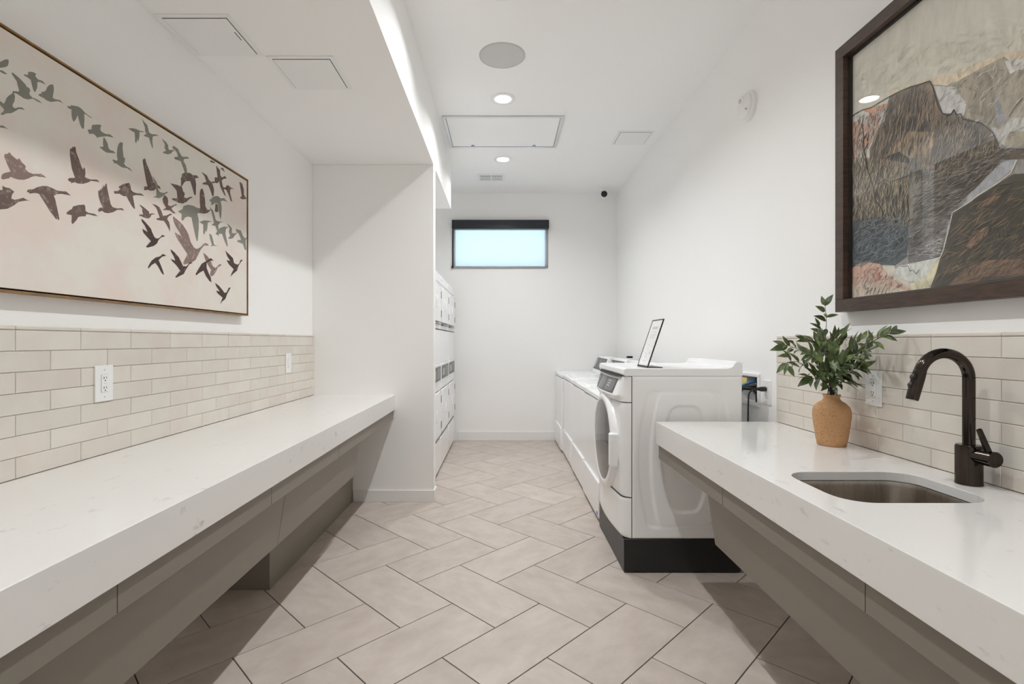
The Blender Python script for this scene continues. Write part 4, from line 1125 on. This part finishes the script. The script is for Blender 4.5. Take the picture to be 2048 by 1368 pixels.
# ------------------------------------------------------------------ laundry box, hose, outlet with plug
lb = thing('laundry_outlet_box', (XR, 3.09, HOLE[2]), 'white recessed laundry outlet box in the wall behind the riser machine', 'outlet box')
h0, h1, h2, h3 = HOLE
fwd = 0.020
for a in ((h0 - fwd, h1 + fwd, h2 - fwd, h2), (h0 - fwd, h1 + fwd, h3, h3 + fwd), (h0 - fwd, h0, h2, h3), (h1, h1 + fwd, h2, h3)):
    MB().box(XR - 0.012, XR, *a).build('flange', PLAST, lb, bevel=0.003)
MB().box(XR + 0.085, XR + 0.09, h0, h1, h2, h3).build('back', GREYP, lb)
for a in ((h0, h0 + 0.003, h2, h3), (h1 - 0.003, h1, h2, h3), (h0, h1, h2, h2 + 0.003), (h0, h1, h3 - 0.003, h3)):
    MB().box(XR - 0.002, XR + 0.085, *a).build('side', PLAST, lb)
MB().lathe([(0.03, 0), (0.03, 0.03), (0.022, 0.035)], (XR + 0.035, 3.03, h2 + 0.003), 'z', 20).build('drain_cap', BLACKP, lb, smooth=True)
MB().lathe([(0.012, 0), (0.012, -0.05)], (XR + 0.085, 3.10, 1.06), 'x', 14).build('valve', LED, lb, smooth=True)
nt_ = B('paper_tag', YELLOW, (XR - 0.016, XR - 0.014, 3.10, 3.17, 1.03, 1.088), lb)
hs = MB().tube([(XR + 0.05, 3.06, 1.065), (XR + 0.01, 3.07, 1.070), (XR - 0.04, 3.09, 1.045), (XR - 0.075, 3.10, 0.98), (XR - 0.085, 3.105, 0.88), (XR - 0.085, 3.11, 0.60)], 0.010, 12).build('water_hose', BLUE, None, smooth=True)
tag(hs, 'blue water hose curving from the laundry box behind the machine', 'hose')
h2_ = MB().tube([(XR + 0.035, 3.035, 0.985), (XR + 0.0, 3.05, 1.03), (XR - 0.06, 3.07, 1.03), (XR - 0.105, 3.09, 0.96), (XR - 0.112, 3.10, 0.80), (XR - 0.112, 3.10, 0.60)], 0.016, 12).build('drain_hose', BLACKP, None, smooth=True)
tag(h2_, 'black drain hose beside the machine on the riser', 'hose')
wall_plate(XR, -1, 2.888, 1.020, 'outlet', 'white duplex outlet with a black plug beside the laundry box', 'outlet')
pl = thing('power_cord', (XR, 2.888, 1.04), 'black plug and cord in the outlet by the laundry box', 'cord')
MB().tube([(XR - 0.009, 2.888, 1.039), (XR - 0.012, 2.888, 1.039), (XR - 0.035, 2.888, 1.039), (XR - 0.05, 2.888, 1.040), (XR - 0.065, 2.889, 1.040)], [0.012, 0.014, 0.014, 0.010, 0.007], 14).build('plug', BLACKP, pl, smooth=True)
cpts = [(XR - 0.062, 2.889, 1.040)]
for k_ in range(1, 9):
    a = math.radians(90 * k_ / 8)
    cpts.append((XR - 0.062 - 0.040 * math.sin(a), 2.889 + 0.010 * k_ / 8, 1.040 - 0.040 * (1 - math.cos(a))))
cpts += [(XR - 0.103, 2.902, 0.93), (XR - 0.103, 2.905, 0.80), (XR - 0.103, 2.91, 0.55)]
MB().tube(cpts, 0.0045, 10).build('cord', BLACKP, pl, smooth=True)

# ------------------------------------------------------------------ stacked dryers in the alcove on the left
def make_stack(w):
    """front towards +x at local x = 0"""
    t = thing('stacked_dryer', (0, 0, 0))
    d = -0.70
    MB().box(d, -0.03, 0.01, w - 0.01, 0.0, 0.02).build('foot_base', BLACKP, t)
    MB().box(d, 0, 0, w, 0.02, 1.99).build('cabinet', APPL, t, bevel=0.006, seg=2)
    g = 0.006
    def panel(name, za, zb, th=0.010, bv=0.006, ya=g, yb=None):
        return MB().box(-0.002, th, ya, (w - g) if yb is None else yb, za, zb).build(name, APPL, t, bevel=bv, seg=3)
    panel('kick_panel', 0.035, 0.330)
    def door(za, zb):
        MB().box(-0.001, 0.0015, 0.045, w - 0.045, za - 0.003, zb + 0.004).build('door_gap', SHADOWGAP, t)
        dd = panel('door', za, zb, 0.022, 0.006, 0.050, w - 0.050)
        MB().box(0.021, 0.034, 0.30, 0.33, (za + zb) / 2 - 0.06, (za + zb) / 2 + 0.06).build('handle', APPL, dd, bevel=0.006)
        for z in (za + 0.085, zb - 0.085):
            MB().box(0.002, 0.026, w - 0.048, w - 0.030, z - 0.035, z + 0.035).build('hinge', GREYP, dd, bevel=0.002)
    MB().box(-0.002, 0.003, 0.0, w, 0.340, 0.345).build('seam', SHADOWGAP, t)
    door(0.385, 0.815)
    panel('lower_header', 0.835, 0.905, 0.008, 0.004)
    cpn = panel('control_panel', 0.905, 1.085, 0.016, 0.004)
    cf = MB().box(0.0155, 0.0185, 0.05, w - 0.05, 0.925, 1.062).build('control_face', DARKP, cpn)
    MB().box(0.018, 0.0200, w * 0.50, w * 0.85, 0.945, 1.045).build('display', GREYP, cf)
    for q in range(4):
        MB().box(0.018, 0.0205, 0.12 + 0.05 * q, 0.145 + 0.05 * q, 0.955, 1.03).build('key', LIGHTP, cf)
    panel('middle_panel', 1.092, 1.425, 0.008, 0.004)
    MB().box(-0.002, 0.010, 0.0, w, 1.430, 1.435).build('seam', SHADOWGAP, t)
    door(1.505, 1.865)
    MB().box(0.004, 0.0245, 0.12, w - 0.16, 1.478, 1.492).build('lint_slot', GREYP, t, bevel=0.002)
    panel('top_header', 1.90, 1.985, 0.008, 0.004)
    MB().box(0.007, 0.009, 0.06, 0.10, 1.935, 1.945).build('vent_mark', GREYP, t)
    return t
s0 = make_stack(0.708)
for i, (y, lbl) in enumerate(((4.455, 'white stacked dryer nearest the wing wall'), (5.170, 'white stacked dryer in the middle of the three'), (5.885, 'white stacked dryer nearest the back wall'))):
    t = s0 if i == 0 else copy_tree(s0)
    t.location = (-0.645, y, 0)
    tag(t, lbl, 'dryer', 'stacked dryers in the alcove')

# ------------------------------------------------------------------ vase with greenery
VXc, VYc = 1.392, 2.150
vs_ = thing('clay_vase', (VXc, VYc, CT), 'small tan cork-textured vase with a narrow neck on the sink counter', 'vase')
VP = [(0.050, 0.0), (0.054, 0.003), (0.060, 0.035), (0.067, 0.085), (0.0715, 0.125), (0.071, 0.145), (0.066, 0.162), (0.052, 0.178), (0.036, 0.188), (0.0305, 0.196), (0.030, 0.203), (0.034, 0.212), (0.033, 0.2145), (0.028, 0.212), (0.026, 0.200), (0.030, 0.185), (0.055, 0.165), (0.055, 0.02), (0.0001, 0.015)]
MB().lathe(VP, (VXc, VYc, CT), 'z', 40, True, False).build('body', VASE, vs_, smooth=True, angle=60)

gp = thing('leafy_greenery', (VXc, VYc, CT + 0.02), 'spray of dark green pointed leaves on thin stems in the tan vase', 'plant')
def leaf_mesh():
    n = 5
    pts = []
    for i in range(n + 1):
        s_ = i / n
        w = 0.155 * math.sin(math.pi * min(1, s_ ** 0.75)) if 0 < s_ < 1 else 0.0
        zb = 0.05 * math.sin(math.pi * s_) - 0.10 * s_ * s_
        pts.append((s_, w, zb))
    vs = []; fs = []
    for s_, w, zb in pts:
        vs += [(s_, -w, zb + 0.35 * w), (s_, 0, zb), (s_, w, zb + 0.35 * w)]
    for i in range(n):
        a = 3 * i
        fs += [(a, a + 3, a + 4, a + 1), (a + 1, a + 4, a + 5, a + 2)]
    me = bpy.data.meshes.new('leaf'); me.from_pydata(vs, [], fs); me.materials.append(LEAF)
    for p in me.polygons: p.use_smooth = True
    return me
LM = leaf_mesh()
rl = random.Random(12)
def pt8(a, b, y):
    px, py = 1540 + a / 4.146, 580 + b / 4.146
    return Vector(((px - VX) / F * y, y, H + (VY - py) * y / F))
base_pt = Vector((VXc, VYc, CT + 0.05))
def branch(pts, leaves, size=0.066, r=0.0022, tip=True, extra=()):
    leaves = int(leaves * 1.45)
    """pts: (a, b, depth) marks of the stem; leaves spread along the outer part"""
    P = [base_pt, Vector((VXc + rl.uniform(-0.012, 0.012), VYc + rl.uniform(-0.012, 0.012), CT + 0.215))] + [pt8(*p) for p in pts]
    # smooth the stem
    Q = []
    for i in range(len(P) - 1):
        a = P[max(i - 1, 0)]; b = P[i]; c = P[i + 1]; d = P[min(i + 2, len(P) - 1)]
        for k_ in range(5):
            t = k_ / 5
            Q.append(0.5 * ((2 * b) + (c - a) * t + (2 * a - 5 * b + 4 * c - d) * t * t + (3 * b - a - 3 * c + d) * t ** 3))
    Q.append(P[-1])
    for q in Q: q.x = min(q.x, XR - 0.03)
    n = len(Q)
    so = MB().tube(Q, [r * (1 - 0.6 * i / n) for i in range(n)], 6).build('stem', STEMM, gp, smooth=True)
    start = 9
    def place(p, d, sz):
        x = d.normalized()
        up = Vector((-0.45 + rl.uniform(-0.5, 0.5), -0.6 + rl.uniform(-0.6, 0.6), 0.65 + rl.uniform(-0.4, 0.4))).normalized()
        y = up.cross(x)
        if y.length < 1e-3: y = Vector((0, 1, 0))
        y.normalize(); z = x.cross(y)
        if (p + x * sz).x > XR - 0.016:
            x.x = -abs(x.x) * 0.3; x.normalize(); y = up.cross(x).normalized(); z = x.cross(y)
        o = bpy.data.objects.new('leaf', LM); COL.objects.link(o); o.parent = so
        m = Matrix((x, y, z)).transposed().to_4x4() @ Matrix.Rotation(rl.uniform(-0.7, 0.7), 4, 'X')
        o.matrix_local = Matrix.Translation(p - gp.location) @ m @ Matrix.Diagonal((sz, sz * rl.uniform(0.9, 1.25), sz, 1))
    for k_ in range(leaves):
        f = start + (n - 1 - start) * (k_ + 0.5) / leaves
        i = int(f); t = f - i
        p = Q[i].lerp(Q[min(i + 1, n - 1)], t)
        d = (Q[min(i + 1, n - 1)] - Q[max(i - 1, 0)]).normalized()
        sidev = d.cross(Vector((0.75, -0.6, 0.25)).normalized()).normalized() * (1 if k_ % 2 else -1)
        sidev = (sidev + Vector((rl.uniform(-.35, .25), rl.uniform(-.5, .4), rl.uniform(-.35, .25)))).normalized()
        place(p, d * 0.75 + sidev * rl.uniform(0.7, 1.1), size * rl.uniform(0.8, 1.15))
    if tip: place(Q[-1], (Q[-1] - Q[-3]), size)
    for a0, b0, a1, b1, y in extra:
        p = pt8(a0, b0, y); q = pt8(a1, b1, y + rl.uniform(-0.03, 0.015))
        if q.x > XR - 0.018: q.x = XR - 0.018
        x = (q - p); sz = x.length; x.normalize()
        up = Vector((-0.35 + rl.uniform(-0.35, 0.35), -0.9, 0.5 + rl.uniform(-0.4, 0.4))).normalized()
        yv = up.cross(x).normalized(); zv = x.cross(yv)
        o = bpy.data.objects.new('leaf', LM); COL.objects.link(o); o.parent = so
        o.matrix_local = Matrix.Translation(p - gp.location) @ Matrix((x, yv, zv)).transposed().to_4x4() @ Matrix.Diagonal((sz, sz * rl.uniform(1.0, 1.4), sz * 0.8, 1))
branch([(490, 640, 2.15), (462, 400, 2.17), (468, 260, 2.17), (455, 125, 2.16)], 2, 0.052, tip=False, extra=[(455, 130, 425, 48, 2.16), (455, 135, 522, 32, 2.16), (457, 178, 382, 132, 2.16), (465, 228, 572, 198, 2.16), (466, 256, 368, 210, 2.17), (412, 300, 374, 228, 2.15), (430, 330, 332, 268, 2.16), (440, 370, 340, 315, 2.15), (468, 320, 440, 400, 2.17), (400, 440, 362, 338, 2.15)])
branch([(560, 720, 2.10), (660, 570, 2.02), (800, 460, 1.93), (930, 385, 1.88), (1000, 355, 1.86)], 10, 0.055, tip=False, extra=[(912, 395, 1002, 296, 1.88), (985, 367, 1138, 332, 1.86), (948, 380, 1068, 422, 1.87), (848, 425, 818, 332, 1.91), (856, 425, 918, 476, 1.91), (760, 415, 808, 332, 1.95), (722, 440, 760, 350, 1.97), (770, 490, 850, 515, 1.95)])
branch([(440, 700, 2.16), (380, 580, 2.17), (250, 500, 2.17), (140, 455, 2.16)], 11, 0.055, tip=False, extra=[(150, 465, 0, 498, 2.15), (128, 455, 22, 420, 2.15), (200, 440, 148, 418, 2.16), (170, 546, 60, 546, 2.14), (200, 490, 130, 525, 2.15), (305, 428, 212, 374, 2.17)])
branch([(440, 760, 2.12), (360, 690, 2.08), (240, 600, 2.05), (140, 600, 2.03)], 8, 0.055, tip=False, extra=[(132, 604, 52, 690, 2.03), (142, 622, 206, 722, 2.03), (148, 598, 258, 640, 2.04), (320, 712, 232, 695, 2.07), (350, 715, 230, 798, 2.05)])
branch([(500, 640, 2.18), (490, 480, 2.20), (540, 400, 2.20)], 12)
branch([(450, 680, 2.18), (400, 480, 2.20), (330, 420, 2.22)], 12)
branch([(560, 700, 2.08), (650, 600, 2.02), (790, 520, 1.97)], 13)
branch([(540, 760, 2.10), (620, 690, 2.05), (740, 640, 2.0)], 12)
branch([(500, 650, 2.10), (460, 500, 2.06), (430, 420, 2.03)], 13)
branch([(520, 640, 2.08), (560, 500, 2.02), (600, 400, 2.0)], 13)
branch([(500, 700, 2.08), (520, 600, 2.0), (540, 540, 1.95)], 12)
branch([(530, 740, 2.06), (560, 660, 1.98), (620, 600, 1.93)], 11)
branch([(470, 720, 2.08), (420, 620, 2.02), (330, 540, 2.0)], 12)
branch([(470, 780, 2.1), (430, 740, 2.06), (340, 730, 2.04)], 5)
branch([(540, 800, 2.1), (570, 760, 2.06), (640, 770, 2.04)], 5)
branch([(510, 720, 2.15), (600, 560, 2.12), (720, 440, 2.04)], 11)
